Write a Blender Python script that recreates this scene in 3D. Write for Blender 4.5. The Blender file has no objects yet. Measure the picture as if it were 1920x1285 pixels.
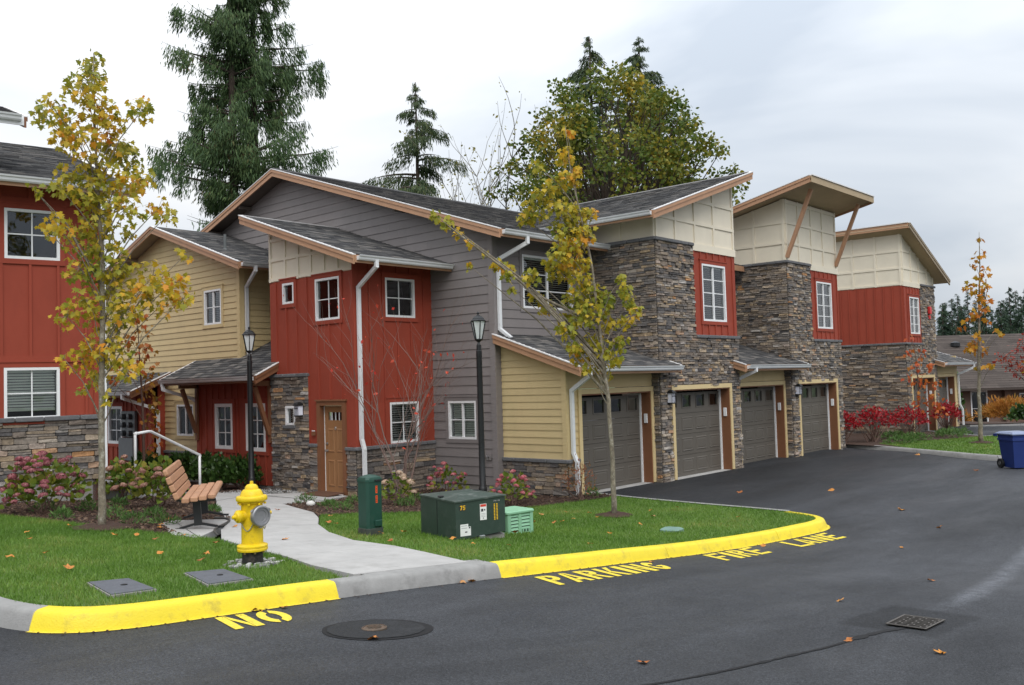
import bpy, math, random, bisect
import numpy as np
from math import radians, sin, cos, pi, sqrt, atan2
from mathutils import Vector, Matrix
from mathutils.geometry import delaunay_2d_cdt

random.seed(7)
RNG = np.random.default_rng(7)
D = bpy.data
SC = bpy.context.scene
COL = SC.collection

# ------------------------------------------------------------------ camera
CAM_H = 2.44
YAW, PITCH, ROLL, FPX = 0.72491821, 0.04265443, -0.02942259, 1728.48
fw = Vector((cos(PITCH)*cos(YAW), cos(PITCH)*sin(YAW), sin(PITCH)))
r0 = Vector((sin(YAW), -cos(YAW), 0)); u0 = r0.cross(fw)
rr = cos(ROLL)*r0 + sin(ROLL)*u0; uu = -sin(ROLL)*r0 + cos(ROLL)*u0
cam_d = D.cameras.new('camera'); cam = D.objects.new('camera', cam_d); COL.objects.link(cam)
cam_d.sensor_fit = 'HORIZONTAL'; cam_d.sensor_width = 36; cam_d.lens = FPX/1920*36
cam_d.clip_start = .05; cam_d.clip_end = 2000
cam.matrix_world = Matrix(((rr.x, uu.x, -fw.x, 0), (rr.y, uu.y, -fw.y, 0), (rr.z, uu.z, -fw.z, CAM_H), (0, 0, 0, 1)))
SC.camera = cam

# ------------------------------------------------------------------ world, sun, exposure
SUN_EL, SUN_AZ = radians(50), radians(-124)      # azimuth of the sun seen from the scene, from +X towards +Y
W = D.worlds.new('World'); SC.world = W; W.use_nodes = True
nt = W.node_tree; nt.nodes.clear(); L = nt.links.new
out = nt.nodes.new('ShaderNodeOutputWorld'); bg = nt.nodes.new('ShaderNodeBackground')
sky = nt.nodes.new('ShaderNodeTexSky'); sky.sky_type = 'NISHITA'; sky.sun_disc = False
sky.sun_elevation = SUN_EL; sky.sun_rotation = radians(90) - SUN_AZ; sky.dust_density = 2.5
SKY_STRENGTH = 0.1
bg.inputs['Strength'].default_value = SKY_STRENGTH
tc = nt.nodes.new('ShaderNodeTexCoord')
mp = nt.nodes.new('ShaderNodeMapping'); mp.inputs['Scale'].default_value = (1, 1, 3.2)
mp.inputs['Location'].default_value = (1.35, .4, .5)
L(tc.outputs['Generated'], mp.inputs['Vector'])
n1 = nt.nodes.new('ShaderNodeTexNoise'); n1.inputs['Scale'].default_value = 1.9; n1.inputs['Detail'].default_value = 5
n1.inputs['Roughness'].default_value = .5; n1.inputs['Distortion'].default_value = .35
L(mp.outputs['Vector'], n1.inputs['Vector'])
cr = nt.nodes.new('ShaderNodeValToRGB'); L(n1.outputs['Fac'], cr.inputs['Fac'])
e = cr.color_ramp.elements
e[0].position = .34; e[0].color = (5.3, 5.9, 6.7, 1)
e[1].position = .66; e[1].color = (8.75, 8.85, 9.0, 1)
m_ = e.new(.5); m_.color = (7.2, 7.65, 8.2, 1)
# overcast sky: brighter overhead than at the horizon (the standard overcast distribution, softened)
sep = nt.nodes.new('ShaderNodeSeparateXYZ'); L(tc.outputs['Generated'], sep.inputs[0])
ma = nt.nodes.new('ShaderNodeMath'); ma.operation = 'MULTIPLY_ADD'; ma.use_clamp = False
mxx = nt.nodes.new('ShaderNodeMath'); mxx.operation = 'MAXIMUM'; mxx.inputs[1].default_value = 0
L(sep.outputs['Z'], mxx.inputs[0]); L(mxx.outputs[0], ma.inputs[0])
ma.inputs[1].default_value = 1.35; ma.inputs[2].default_value = .76
mulc = nt.nodes.new('ShaderNodeMix'); mulc.data_type = 'RGBA'; mulc.blend_type = 'MULTIPLY'; mulc.inputs[0].default_value = 1
L(cr.outputs['Color'], mulc.inputs[6]); L(ma.outputs[0], mulc.inputs[7])
mixw = nt.nodes.new('ShaderNodeMix'); mixw.data_type = 'RGBA'; mixw.inputs[0].default_value = .93
L(sky.outputs['Color'], mixw.inputs[6]); L(mulc.outputs[2], mixw.inputs[7])
L(mixw.outputs[2], bg.inputs['Color']); L(bg.outputs[0], out.inputs[0])

sun_d = D.lights.new('sun', 'SUN'); sun_d.energy = 1.5; sun_d.angle = radians(40); sun_d.color = (1, .965, .92)
sun = D.objects.new('sun', sun_d); COL.objects.link(sun)
sdir = Vector((cos(SUN_EL)*cos(SUN_AZ), cos(SUN_EL)*sin(SUN_AZ), sin(SUN_EL)))
sun.rotation_euler = sdir.to_track_quat('Z', 'Y').to_euler()
sun.location = (0, 0, 40)

SC.view_settings.view_transform = 'Standard'; SC.view_settings.look = 'None'
SC.view_settings.exposure = 0.2; SC.view_settings.gamma = 1
SC.render.engine = 'CYCLES'
SC.cycles.use_denoising = True
SC.cycles.max_bounces = 5; SC.cycles.diffuse_bounces = 3; SC.cycles.glossy_bounces = 3; SC.cycles.transparent_max_bounces = 12
SC.cycles.sample_clamp_indirect = 6

# ------------------------------------------------------------------ terrain
KX = [-8, -3, 0, 3, 6, 9, 11.5, 13.5, 16, 20, 44, 62, 140]
KZ = [1.25, 1.1, .95, .8, .6, .36, .13, .02, 0, 0, -.02, -1.0, -1.6]
def zg(x):
    "height of lawn and pavement: falls gently from the camera to the garages"
    if x <= KX[0]: return KZ[0]
    if x >= KX[-1]: return KZ[-1]
    i = bisect.bisect(KX, x) - 1
    tn = lambda j: 0 if j <= 0 or j >= len(KX)-1 else (KZ[j+1]-KZ[j-1])/(KX[j+1]-KX[j-1])
    h = KX[i+1]-KX[i]; t = (x-KX[i])/h
    return (2*t**3-3*t*t+1)*KZ[i]+(t**3-2*t*t+t)*h*tn(i)+(-2*t**3+3*t*t)*KZ[i+1]+(t**3-t*t)*h*tn(i+1)
def sstep(a, b, x):
    t = min(1, max(0, (x-a)/(b-a))); return t*t*(3-2*t)
def zr(x, y):
    "height of the asphalt"
    return zg(x) - .14 + .125*sstep(7, 10.8, y)*sstep(14.2, 16, x)*sstep(-.1, 1.3, 27.5+(y-6.8)*.55-x) + .11*sstep(8, 11, y)*sstep(33, 36, x)

# ------------------------------------------------------------------ materials
MATS = {}
def mat(name, col, rough=.6, var=.12, scale=6., bump=0., bscale=60., island=0., ramp=None, spec=.4, metal=0., stretch=None, dirt=None, coat=0., noisefac=0.):
    if name in MATS: return MATS[name]
    m = D.materials.new(name); m.use_nodes = True; t = m.node_tree; N = t.nodes.new; K = t.links.new
    b = t.nodes['Principled BSDF']
    b.inputs['Roughness'].default_value = rough; b.inputs['Metallic'].default_value = metal
    b.inputs['Specular IOR Level'].default_value = spec
    if coat: b.inputs['Coat Weight'].default_value = coat
    geo = N('ShaderNodeNewGeometry'); pos = geo.outputs['Position']
    if stretch:
        mpn = N('ShaderNodeMapping'); mpn.inputs['Scale'].default_value = stretch; K(pos, mpn.inputs['Vector']); pos = mpn.outputs['Vector']
    nz = N('ShaderNodeTexNoise'); nz.inputs['Scale'].default_value = scale; nz.inputs['Detail'].default_value = 6; nz.inputs['Roughness'].default_value = .62
    K(pos, nz.inputs['Vector'])
    if ramp:
        cr = N('ShaderNodeValToRGB'); els = cr.color_ramp.elements
        els[0].position = ramp[0][0]; els[0].color = (*ramp[0][1], 1)
        els[1].position = ramp[-1][0]; els[1].color = (*ramp[-1][1], 1)
        for p, c in ramp[1:-1]:
            q = els.new(p); q.color = (*c, 1)
        oi = N('ShaderNodeObjectInfo'); ad = N('ShaderNodeMath'); ad.operation = 'ADD'
        K(geo.outputs['Random Per Island'], ad.inputs[0]); K(oi.outputs['Random'], ad.inputs[1])
        fr = N('ShaderNodeMath'); fr.operation = 'FRACT'; K(ad.outputs[0], fr.inputs[0])
        src = fr.outputs[0]
        if noisefac:
            n3 = N('ShaderNodeTexNoise'); n3.inputs['Scale'].default_value = noisefac[1]; n3.inputs['Detail'].default_value = 2
            K(geo.outputs['Position'], n3.inputs['Vector'])
            mr = N('ShaderNodeMapRange'); mr.inputs[1].default_value = .3; mr.inputs[2].default_value = .7; K(n3.outputs['Fac'], mr.inputs[0])
            mx = N('ShaderNodeMix'); mx.inputs[0].default_value = noisefac[0]; K(src, mx.inputs[2]); K(mr.outputs[0], mx.inputs[3]); src = mx.outputs[0]
        K(src, cr.inputs['Fac']); basec = cr.outputs['Color']
    else:
        rgb = N('ShaderNodeRGB'); rgb.outputs[0].default_value = (*col, 1); basec = rgb.outputs[0]
    mr = N('ShaderNodeMapRange'); mr.inputs[1].default_value = .25; mr.inputs[2].default_value = .75
    mr.inputs[3].default_value = 1-var; mr.inputs[4].default_value = 1+var
    K(nz.outputs['Fac'], mr.inputs[0])
    fac = mr.outputs[0]
    if island:
        oi = N('ShaderNodeObjectInfo'); ad = N('ShaderNodeMath'); ad.operation = 'ADD'
        K(geo.outputs['Random Per Island'], ad.inputs[0]); K(oi.outputs['Random'], ad.inputs[1])
        fr = N('ShaderNodeMath'); fr.operation = 'FRACT'; K(ad.outputs[0], fr.inputs[0])
        m2 = N('ShaderNodeMapRange'); m2.inputs[3].default_value = 1-island; m2.inputs[4].default_value = 1+island
        K(fr.outputs[0], m2.inputs[0]); mm = N('ShaderNodeMath'); mm.operation = 'MULTIPLY'; K(fac, mm.inputs[0]); K(m2.outputs[0], mm.inputs[1]); fac = mm.outputs[0]
    mul = N('ShaderNodeMix'); mul.data_type = 'RGBA'; mul.blend_type = 'MULTIPLY'; mul.inputs[0].default_value = 1
    K(basec, mul.inputs[6]); K(fac, mul.inputs[7]); outc = mul.outputs[2]
    if dirt:   # (colour, amount, scale): blotches with a shape of their own
        n4 = N('ShaderNodeTexNoise'); n4.inputs['Scale'].default_value = dirt[2]; n4.inputs['Detail'].default_value = 8; n4.inputs['Roughness'].default_value = .7
        K(pos, n4.inputs['Vector']); r4 = N('ShaderNodeMapRange'); r4.inputs[1].default_value = .52; r4.inputs[2].default_value = .72; r4.inputs[4].default_value = dirt[1]
        K(n4.outputs['Fac'], r4.inputs[0]); m4 = N('ShaderNodeMix'); m4.data_type = 'RGBA'; K(r4.outputs[0], m4.inputs[0]); K(outc, m4.inputs[6]); m4.inputs[7].default_value = (*dirt[0], 1); outc = m4.outputs[2]
    K(outc, b.inputs['Base Color'])
    if bump:
        nb = N('ShaderNodeTexNoise'); nb.inputs['Scale'].default_value = bscale; nb.inputs['Detail'].default_value = 4; K(pos, nb.inputs['Vector'])
        bp = N('ShaderNodeBump'); bp.inputs['Strength'].default_value = bump; bp.inputs['Distance'].default_value = .01
        K(nb.outputs['Fac'], bp.inputs['Height']); K(bp.outputs[0], b.inputs['Normal'])
    MATS[name] = m; return m
def leafmat(name, ramp, rough=.55, noisefac=(.5, 1.2), var=.15, trans=.35):
    m = mat(name, None, rough, var, 9., ramp=ramp, noisefac=noisefac, spec=.3)
    t = m.node_tree; b = t.nodes['Principled BSDF']; o = t.nodes['Material Output']
    src = b.inputs['Base Color'].links[0].from_socket
    tr = t.nodes.new('ShaderNodeBsdfTranslucent'); t.links.new(src, tr.inputs['Color'])
    ms = t.nodes.new('ShaderNodeMixShader'); ms.inputs[0].default_value = trans
    t.links.new(b.outputs[0], ms.inputs[1]); t.links.new(tr.outputs[0], ms.inputs[2]); t.links.new(ms.outputs[0], o.inputs['Surface'])
    return m
def glassmat(name, tint=(.90, .94, .93)):
    m = D.materials.new(name); m.use_nodes = True; t = m.node_tree; t.nodes.clear(); N = t.nodes.new; K = t.links.new
    o = N('ShaderNodeOutputMaterial'); tr = N('ShaderNodeBsdfTransparent'); tr.inputs[0].default_value = (*tint, 1)
    gl = N('ShaderNodeBsdfGlossy'); gl.inputs['Roughness'].default_value = .02; gl.inputs['Color'].default_value = (.95, .97, 1, 1)
    fr = N('ShaderNodeFresnel'); fr.inputs['IOR'].default_value = 1.55
    nz = N('ShaderNodeTexNoise'); nz.inputs['Scale'].default_value = 1.3; ge = N('ShaderNodeNewGeometry'); K(ge.outputs['Position'], nz.inputs['Vector'])
    bp = N('ShaderNodeBump'); bp.inputs['Strength'].default_value = .06; bp.inputs['Distance'].default_value = .3; K(nz.outputs['Fac'], bp.inputs['Height']); K(bp.outputs[0], gl.inputs['Normal'])
    mu = N('ShaderNodeMath'); mu.operation = 'MULTIPLY_ADD'; mu.inputs[1].default_value = 1.25; mu.inputs[2].default_value = .02; mu.use_clamp = True
    K(fr.outputs[0], mu.inputs[0]); ms = N('ShaderNodeMixShader'); K(mu.outputs[0], ms.inputs[0]); K(tr.outputs[0], ms.inputs[1]); K(gl.outputs[0], ms.inputs[2]); K(ms.outputs[0], o.inputs[0])
    MATS[name] = m; return m

grey_s = mat('grey_siding', (.225, .202, .196), .65, .09, 2.2, bump=.15, bscale=90, island=.06, stretch=(1, 1, .6), dirt=((.165, .148, .14), .3, 2.2))
red_s = mat('red_siding', (.30, .056, .032), .7, .09, 2.5, bump=.1, bscale=80, island=.05, stretch=(1, 1, .5), dirt=((.215, .040, .026), .35, 1.6), spec=.25)
tan_s = mat('tan_siding', (.60, .465, .245), .65, .09, 2.2, bump=.15, bscale=90, island=.06, stretch=(1, 1, .6), dirt=((.45, .335, .165), .3, 2.2))
cream_s = mat('cream_panel', (.75, .68, .545), .65, .06, 2, bump=.08, bscale=80, island=.02)
brown_t = mat('brown_trim', (.43, .240, .140), .6, .1, 4, bump=.1, bscale=70, island=.05)
jamb_m = mat('brown_jamb', (.20, .085, .04), .6, .1, 4, bump=.1)
door_m = mat('brown_door', (.30, .15, .066), .45, .06, 3)
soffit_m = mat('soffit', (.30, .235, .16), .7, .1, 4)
dsoffit_m = mat('soffit_shaded', (.11, .09, .075), .7, .1, 4)  # shade under the overhangs is put into this darker soffit colour
white_m = mat('white_vinyl', (.80, .80, .80), .35, .04, 5)
gutter_m = mat('white_gutter', (.72, .73, .74), .35, .06, 2, dirt=((.45, .44, .42), .35, 3.))
drip_m = mat('drip_edge', (.75, .73, .72), .4, .05, 3)
gdoor_m = mat('garage_door', (.105, .092, .076), .5, .05, 3, island=.03)
black_m = mat('black_metal', (.012, .013, .014), .42, .2, 10, spec=.5)
dark_m = mat('unlit_interior', (.018, .018, .02), .8, .2, 3, spec=0.)  # near-black colour stands in for the darkness of unlit rooms
blind_m = mat('blind', (.80, .83, .74), .6, .06, 6)
found_m = mat('foundation', (.27, .255, .235), .85, .15, 5, bump=.3)
mortar_m = mat('mortar', (.05, .045, .04), .95, .3, 20)
cap_m = mat('cap_stone', (.135, .135, .14), .85, .22, 14, bump=.5, bscale=45, island=.12)
stone_m = mat('ledge_stone', None, .85, .38, 18, bump=1., bscale=34, ramp=[(0, (.075, .07, .07)), (.16, (.165, .15, .14)), (.34, (.25, .21, .175)), (.5, (.165, .132, .108)), (.64, (.33, .26, .19)), (.76, (.105, .10, .10)), (.86, (.41, .30, .185)), (.94, (.37, .35, .33)), (1, (.42, .22, .10))], noisefac=(0, 1))
shing_m = mat('shingles', None, .9, .25, 30, bump=.5, bscale=160, ramp=[(0, (.034, .034, .036)), (.3, (.056, .055, .057)), (.6, (.082, .08, .079)), (.85, (.12, .114, .108)), (1, (.18, .165, .15))], noisefac=(.0, 1))
flash_m = mat('roof_underlay', (.03, .03, .032), .8, .2, 10)
conc_m = mat('concrete', (.40, .39, .375), .85, .13, 2.2, bump=.25, bscale=120, dirt=((.25, .24, .225), .6, 2.5))
kerb_m = mat('kerb_concrete', (.27, .265, .255), .85, .16, 5, bump=.35, bscale=70, dirt=((.12, .115, .11), .6, 4.))
yell_m = mat('yellow_paint', (.76, .60, .025), .5, .08, 4, bump=.35, bscale=60, dirt=((.34, .27, .06), .6, 6.))
ypaint_m = mat('yellow_marking', (.78, .61, .05), .75, .14, 18, bump=.8, bscale=85, dirt=((.10, .085, .05), .8, 38.))
glass_m = glassmat('window_glass')
bark_m = mat('bark', (.20, .17, .125), .92, .5, 16, bump=1., bscale=55, stretch=(1, 1, .7), dirt=((.46, .44, .37), .85, 15))
dbark_m = mat('dark_bark', (.07, .052, .04), .95, .35, 4, bump=.8, bscale=14)
twig_m = mat('twig', (.14, .085, .065), .85, .2, 12)
mulch_m = mat('mulch', (.052, .028, .019), .95, .55, 40, bump=1, bscale=55, dirt=((.10, .06, .04), .7, 60))
chip_m = mat('bark_chip', None, .95, .3, 60, ramp=[(0, (.025, .014, .01)), (.5, (.06, .033, .022)), (.85, (.11, .065, .042)), (1, (.19, .13, .09))], noisefac=(0, 1))
grassb_m = mat('lawn_soil', (.09, .15, .03), .95, .3, 7, bump=.6, bscale=90, dirt=((.10, .12, .03), .5, 1.4))
blade_m = leafmat('grass_blade', [(0, (.07, .15, .018)), (.4, (.11, .215, .03)), (.75, (.165, .27, .045)), (1, (.34, .31, .10))], .5, (.55, .7), .25, .3)
gravel_m = mat('gravel', None, .9, .2, 40, ramp=[(0, (.12, .12, .12)), (.5, (.28, .28, .27)), (1, (.5, .49, .47))], noisefac=(0, 1))

# ------------------------------------------------------------------ mesh helpers
class MB:
    "collects shapes (world coordinates, or a wall's u/z/w through a Frame) and links them as one mesh object"
    def __init__(s, fr=None): s.v = []; s.f = []; s.fr = fr
    def P(s, p): return s.fr(*p) if s.fr else Vector(p)
    def add(s, vs, fs):
        k = len(s.v); s.v += [tuple(s.P(p)) for p in vs]; s.f += [tuple(i+k for i in f) for f in fs]; return s
    def box(s, a, b):
        (x0, y0, z0), (x1, y1, z1) = a, b
        return s.add([(x0, y0, z0), (x1, y0, z0), (x1, y1, z0), (x0, y1, z0), (x0, y0, z1), (x1, y0, z1), (x1, y1, z1), (x0, y1, z1)],
                     [(3, 2, 1, 0), (4, 5, 6, 7), (0, 1, 5, 4), (1, 2, 6, 5), (2, 3, 7, 6), (3, 0, 4, 7)])
    def bbox(s, a, b, e=.01):
        "box with chamfered edges"
        (x0, y0, z0), (x1, y1, z1) = [min(i, j) for i, j in zip(a, b)], [max(i, j) for i, j in zip(a, b)]
        e = min(e, (x1-x0)*.24, (y1-y0)*.24, (z1-z0)*.4)
        def ring(z, i):
            return [(x0+i+e, y0+i, z), (x1-i-e, y0+i, z), (x1-i, y0+i+e, z), (x1-i, y1-i-e, z), (x1-i-e, y1-i, z), (x0+i+e, y1-i, z), (x0+i, y1-i-e, z), (x0+i, y0+i+e, z)]
        h = e*.7; V2 = ring(z0, h) + ring(z0+h, 0) + ring(z1-h, 0) + ring(z1, h)
        F = [tuple(range(8))[::-1], tuple(range(24, 32))]
        for k in range(3):
            for i in range(8):
                j = (i+1) % 8
                F.append((k*8+i, k*8+j, k*8+8+j, k*8+8+i))
        return s.add(V2, F)
    def prism(s, poly, w0, w1, mode=0):
        "poly in (u,z) with w extrusion (Frame), w1 may be a function of (u,z)"
        n = len(poly); g = w1 if callable(w1) else (lambda u, z: w1)
        vs = [(u, z, w0) for u, z in poly] + [(u, z, g(u, z)) for u, z in poly]
        return s.add(vs, [tuple(range(n))[::-1], tuple(range(n, 2*n))] + [(i, (i+1) % n, n+(i+1) % n, n+i) for i in range(n)])
    def hexa(s, p): return s.add(p, [(3, 2, 1, 0), (4, 5, 6, 7), (0, 1, 5, 4), (1, 2, 6, 5), (2, 3, 7, 6), (3, 0, 4, 7)])
    def bar(s, p, q, w, h, up=(0, 0, 1)):
        "rectangular bar from p to q"
        p, q = Vector(p), Vector(q); d = (q-p).normalized(); up = Vector(up); a = d.cross(up)
        a = a.normalized() if a.length > 1e-5 else Vector((1, 0, 0)); b = a.cross(d)
        a *= w/2; b *= h/2
        return s.hexa([p-a-b, p+a-b, p+a+b, p-a+b, q-a-b, q+a-b, q+a+b, q-a+b])
    def tube(s, path, rad, seg=8, cap=True):
        path = [Vector(p) for p in path]; n = len(path)
        if not isinstance(rad, (list, tuple)): rad = [rad]*n
        ref = Vector((.31, .17, .93)); k = len(s.v); rings = []
        for i, p in enumerate(path):
            d = (path[min(i+1, n-1)]-path[max(i-1, 0)]).normalized()
            if i == 0:
                a = d.cross(ref)
                if a.length < .1: a = d.cross(Vector((1, 0, 0)))
            else:
                a = a - d*a.dot(d)
            a.normalize(); b = d.cross(a)
            for j in range(seg):
                t = 2*pi*j/seg; s.v.append(tuple(p+(a*cos(t)+b*sin(t))*rad[i]))
        for i in range(n-1):
            for j in range(seg):
                j2 = (j+1) % seg; s.f.append((k+i*seg+j, k+i*seg+j2, k+(i+1)*seg+j2, k+(i+1)*seg+j))
        if cap:
            s.f.append(tuple(k+j for j in range(seg))[::-1]); s.f.append(tuple(k+(n-1)*seg+j for j in range(seg)))
        return s
    def lathe(s, c, prof, seg=24, axis=(0, 0, 1)):
        "profile [(r,h)] around axis at c"
        c = Vector(c); ax = Vector(axis).normalized(); a = ax.orthogonal().normalized(); b = ax.cross(a); k = len(s.v); n = len(prof)
        for r, h in prof:
            for j in range(seg):
                t = 2*pi*j/seg; s.v.append(tuple(c+ax*h+(a*cos(t)+b*sin(t))*max(r, 1e-4)))
        for i in range(n-1):
            for j in range(seg):
                j2 = (j+1) % seg; s.f.append((k+i*seg+j, k+i*seg+j2, k+(i+1)*seg+j2, k+(i+1)*seg+j))
        s.f.append(tuple(k+j for j in range(seg))[::-1]); s.f.append(tuple(k+(n-1)*seg+j for j in range(seg)))
        return s
    def build(s, name, m, parent=None, smooth=False, kind=None):
        me = D.meshes.new(name); me.from_pydata(s.v, [], s.f); me.update()
        return link(name, me, m, parent, smooth, kind)
def link(name, me, m, parent=None, smooth=False, kind=None):
    o = D.objects.new(name, me); COL.objects.link(o)
    if m and not me.materials: me.materials.append(m)
    if smooth is True: me.polygons.foreach_set('use_smooth', [True]*len(me.polygons))
    elif smooth: me.shade_flat(); me.polygons.foreach_set('use_smooth', [True]*len(me.polygons)); me.set_sharp_from_angle(angle=radians(smooth))
    if parent is not None: attach(o, parent)
    if kind: o['kind'] = kind
    return o
def attach(o, parent):
    o.parent = parent; o.location = Vector(o.location) - WL(parent)
def WL(o):
    v = Vector(o.location)
    while o.parent: o = o.parent; v += Vector(o.location)
    return v
def thing(name, label, cat, loc=(0, 0, 0), group=None):
    o = D.objects.new(name, None); COL.objects.link(o); o.location = loc; o.empty_display_size = .2
    return tag(o, label, cat, group)
def tag(o, label, cat, group=None):
    o['label'] = label; o['category'] = cat
    if group: o['group'] = group
    return o
def struct(o): o['kind'] = 'structure'; return o
def rebase(o, loc):
    "move a mesh object's origin to loc"
    loc = Vector(loc); o.data.transform(Matrix.Translation(-loc)); o.location = Vector(o.location)+loc; return o

def pane_quad(fr, u0, z0, u1, z1, w):
    "a pane whose normal faces outwards"
    v = [(u0, z0, w), (u1, z0, w), (u1, z1, w), (u0, z1, w)]; out = fr.u.cross(Vector((0, 0, 1))).dot(fr.n) > 0
    return MB(fr).add(v, [(0, 1, 2, 3) if out else (3, 2, 1, 0)])
class Frame:
    "wall frame: origin, u direction, outward normal n; maps (u, z, w) to the world"
    def __init__(s, o, u, n): s.o = Vector(o); s.u = Vector(u).normalized(); s.n = Vector(n).normalized()
    def __call__(s, u, z, w): return s.o + s.u*u + s.n*w + Vector((0, 0, z))
def clip(poly, a, b, c):
    "keep a*u+b*z<=c"
    o = []
    for i in range(len(poly)):
        p, q = poly[i], poly[(i+1) % len(poly)]; dp, dq = a*p[0]+b*p[1]-c, a*q[0]+b*q[1]-c
        if dp <= 0: o.append(p)
        if (dp < 0 < dq) or (dq < 0 < dp):
            t = dp/(dp-dq); o.append((p[0]+(q[0]-p[0])*t, p[1]+(q[1]-p[1])*t))
    return o
def area(poly): return abs(sum(p[0]*q[1]-q[0]*p[1] for p, q in zip(poly, poly[1:]+poly[:1])))/2
def rclip(poly, u0, z0, u1, z1):
    for h in ((-1, 0, -u0), (1, 0, u1), (0, -1, -z0), (0, 1, z1)):
        if len(poly) < 3: return []
        poly = clip(poly, *h)
    return poly if len(poly) >= 3 and area(poly) > 2e-5 else []
def pieces(poly, opens):
    "a convex polygon minus rectangles, as convex polygons"
    zs = sorted({-99., 99.} | {z for o in opens for z in (o[1], o[3])}); res = []
    for z0, z1 in zip(zs, zs[1:]):
        zc = (z0+z1)/2; us = [(-99.)]
        for o in sorted(o for o in opens if o[1] < zc < o[3]): us += [o[0], o[2]]
        us.append(99.)
        for a, b in zip(us[::2], us[1::2]):
            if b > a:
                q = rclip(poly, a, z0, b, z1)
                if q: res.append(q)
    return res
# ------------------------------------------------------------------ building parts
STONES = []          # (building, wall part, frame, u0, u1, z0, z1, w)
def wall_sheet(b, fr, poly, opens, m, name='wall', w0=-.12, w1=0.):
    mb = MB(fr)
    for q in pieces(poly, opens): mb.prism(q, w0, w1)
    return mb.build(name, m, b)
def lap_wall(b, fr, poly, opens, m, exp, zbase=None):
    "lap siding: each board an object under the wall"
    wl = wall_sheet(b, fr, poly, opens, m, 'siding_wall')
    zs = [p[1] for p in poly]; z = min(zs) if zbase is None else zbase; zt = max(zs)
    while z < zt:
        q = rclip(poly, -99, z, 99, z+exp+.004)
        if q:
            for pc in pieces(q, opens):
                # split long courses into boards with butt joints
                us = [p[0] for p in pc]; a, c = min(us), max(us); cuts = [a]
                x = a + random.uniform(1.4, 3.6)
                while x < c-.8: cuts.append(x); x += 3.66
                cuts.append(c)
                for i in range(len(cuts)-1):
                    pp = rclip(pc, cuts[i]+(.002 if i else 0), -99, cuts[i+1], 99)
                    if pp: MB(fr).prism(pp, .0, lambda u, zz: .022-.017*max(0, min(1, (zz-z)/exp))).build('siding_board', m, wl)
        z += exp
    return wl
def batten_wall(b, fr, poly, opens, m, sp=.406, off=.1, zrail=None):
    wl = wall_sheet(b, fr, poly, opens, m, 'board_wall', -.12, .006)
    us = [p[0] for p in poly]; u = min(us)+off
    while u < max(us)-.02:
        q = rclip(poly, u-.022, -99, u+.022, 99)
        if q:
            for pc in pieces(q, opens): MB(fr).prism(pc, .006, .032).build('batten', m, wl)
        u += sp
    return wl
def panel_wall(b, fr, poly, us, zs, m, bw=.075):
    "flat panels with a grid of boards"
    wl = wall_sheet(b, fr, poly, [], m, 'panel_wall', -.12, .004)
    for u in us:
        q = rclip(poly, u-bw/2, -99, u+bw/2, 99)
        if q: MB(fr).prism(q, .004, .034).build('batten', m, wl)
    for z in zs:
        q = rclip(poly, -99, z-bw/2, 99, z+bw/2)
        if q: MB(fr).prism(q, .004, .031).build('rail_board', m, wl)
    return wl
def stone_wall(b, fr, polys, opens, caps=(), row=(.045, .10), ln=(.12, .40), proud=(.018, .07), vis=1.):
    if not isinstance(polys[0], list): polys = [polys]
    for poly in polys:
        mb = MB(fr)
        for q in pieces(poly, opens): mb.prism(q, -.12, .004)
        wl = mb.build('stone_wall', mortar_m, b)
        z, zt = min(p[1] for p in poly), max(p[1] for p in poly)
        while z < zt-.015:
            h = random.uniform(*row)
            if z+h > zt-.03: h = zt-z
            q = rclip(poly, -99, z, 99, z+h)
            if q:
                for pc in pieces(q, [o for o in opens if o[1] < z+h*.6 and o[3] > z+h*.4]):
                    us = [p[0] for p in pc]; a, c = min(us), max(us)
                    if c-a < .02: continue
                    u = a
                    while u < c-.01:
                        l = random.uniform(*ln)*(1 if h > .06 else .8)
                        if u+l > c-.09: l = c-u
                        if h > .085 and random.random() < .35 and l > .15:      # two thin stones on top of each other
                            k = random.uniform(.4, .6)*h
                            parts = [(z, z+k), (z+k, z+h)]
                        else: parts = [(z, z+h)]
                        for (za, zb) in parts:
                            STONES.append((b, wl, fr, u+.003, u+l-.003, za+.003, zb-.003, random.uniform(*proud), vis))
                        u += l
            z += h
    for (u0, u1, z, hh) in caps: cap_row(wl, fr, u0, u1, z, hh)
    return wl
def cap_row(wl, fr, u0, u1, z, h=.075, out=.085):
    u = u0
    while u < u1-.02:
        l = random.uniform(.35, .6)
        if u+l > u1-.2: l = u1-u
        MB(fr).bbox((u+.002, z, -.02), (u+l-.002, z+h, out+random.uniform(-.006, .006)), .018).build('cap_stone', cap_m, wl)
        u += l
def unit_stones():
    L_ = []
    for k in range(8):
        mb = MB(); mb.bbox((0, 0, 0), (1, 1, 1), .1); v = []
        c = .035+.02*random.random()
        for (x, y, z) in mb.v:
            z2 = 0 if z < .2 else (z if z < .9 else 1+random.uniform(-.25, .05))
            x2 = x+random.uniform(-.018, .018); y2 = y+random.uniform(-.05, .05)
            v.append((min(1, max(0, .5+(x2-.5)*(1 if z < .2 else 1))), min(1.02, max(-.02, y2)), z2))
        # keep only the sides and the face
        L_.append((np.array(v), [f for f in mb.f[1:]]))
    return L_
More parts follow.
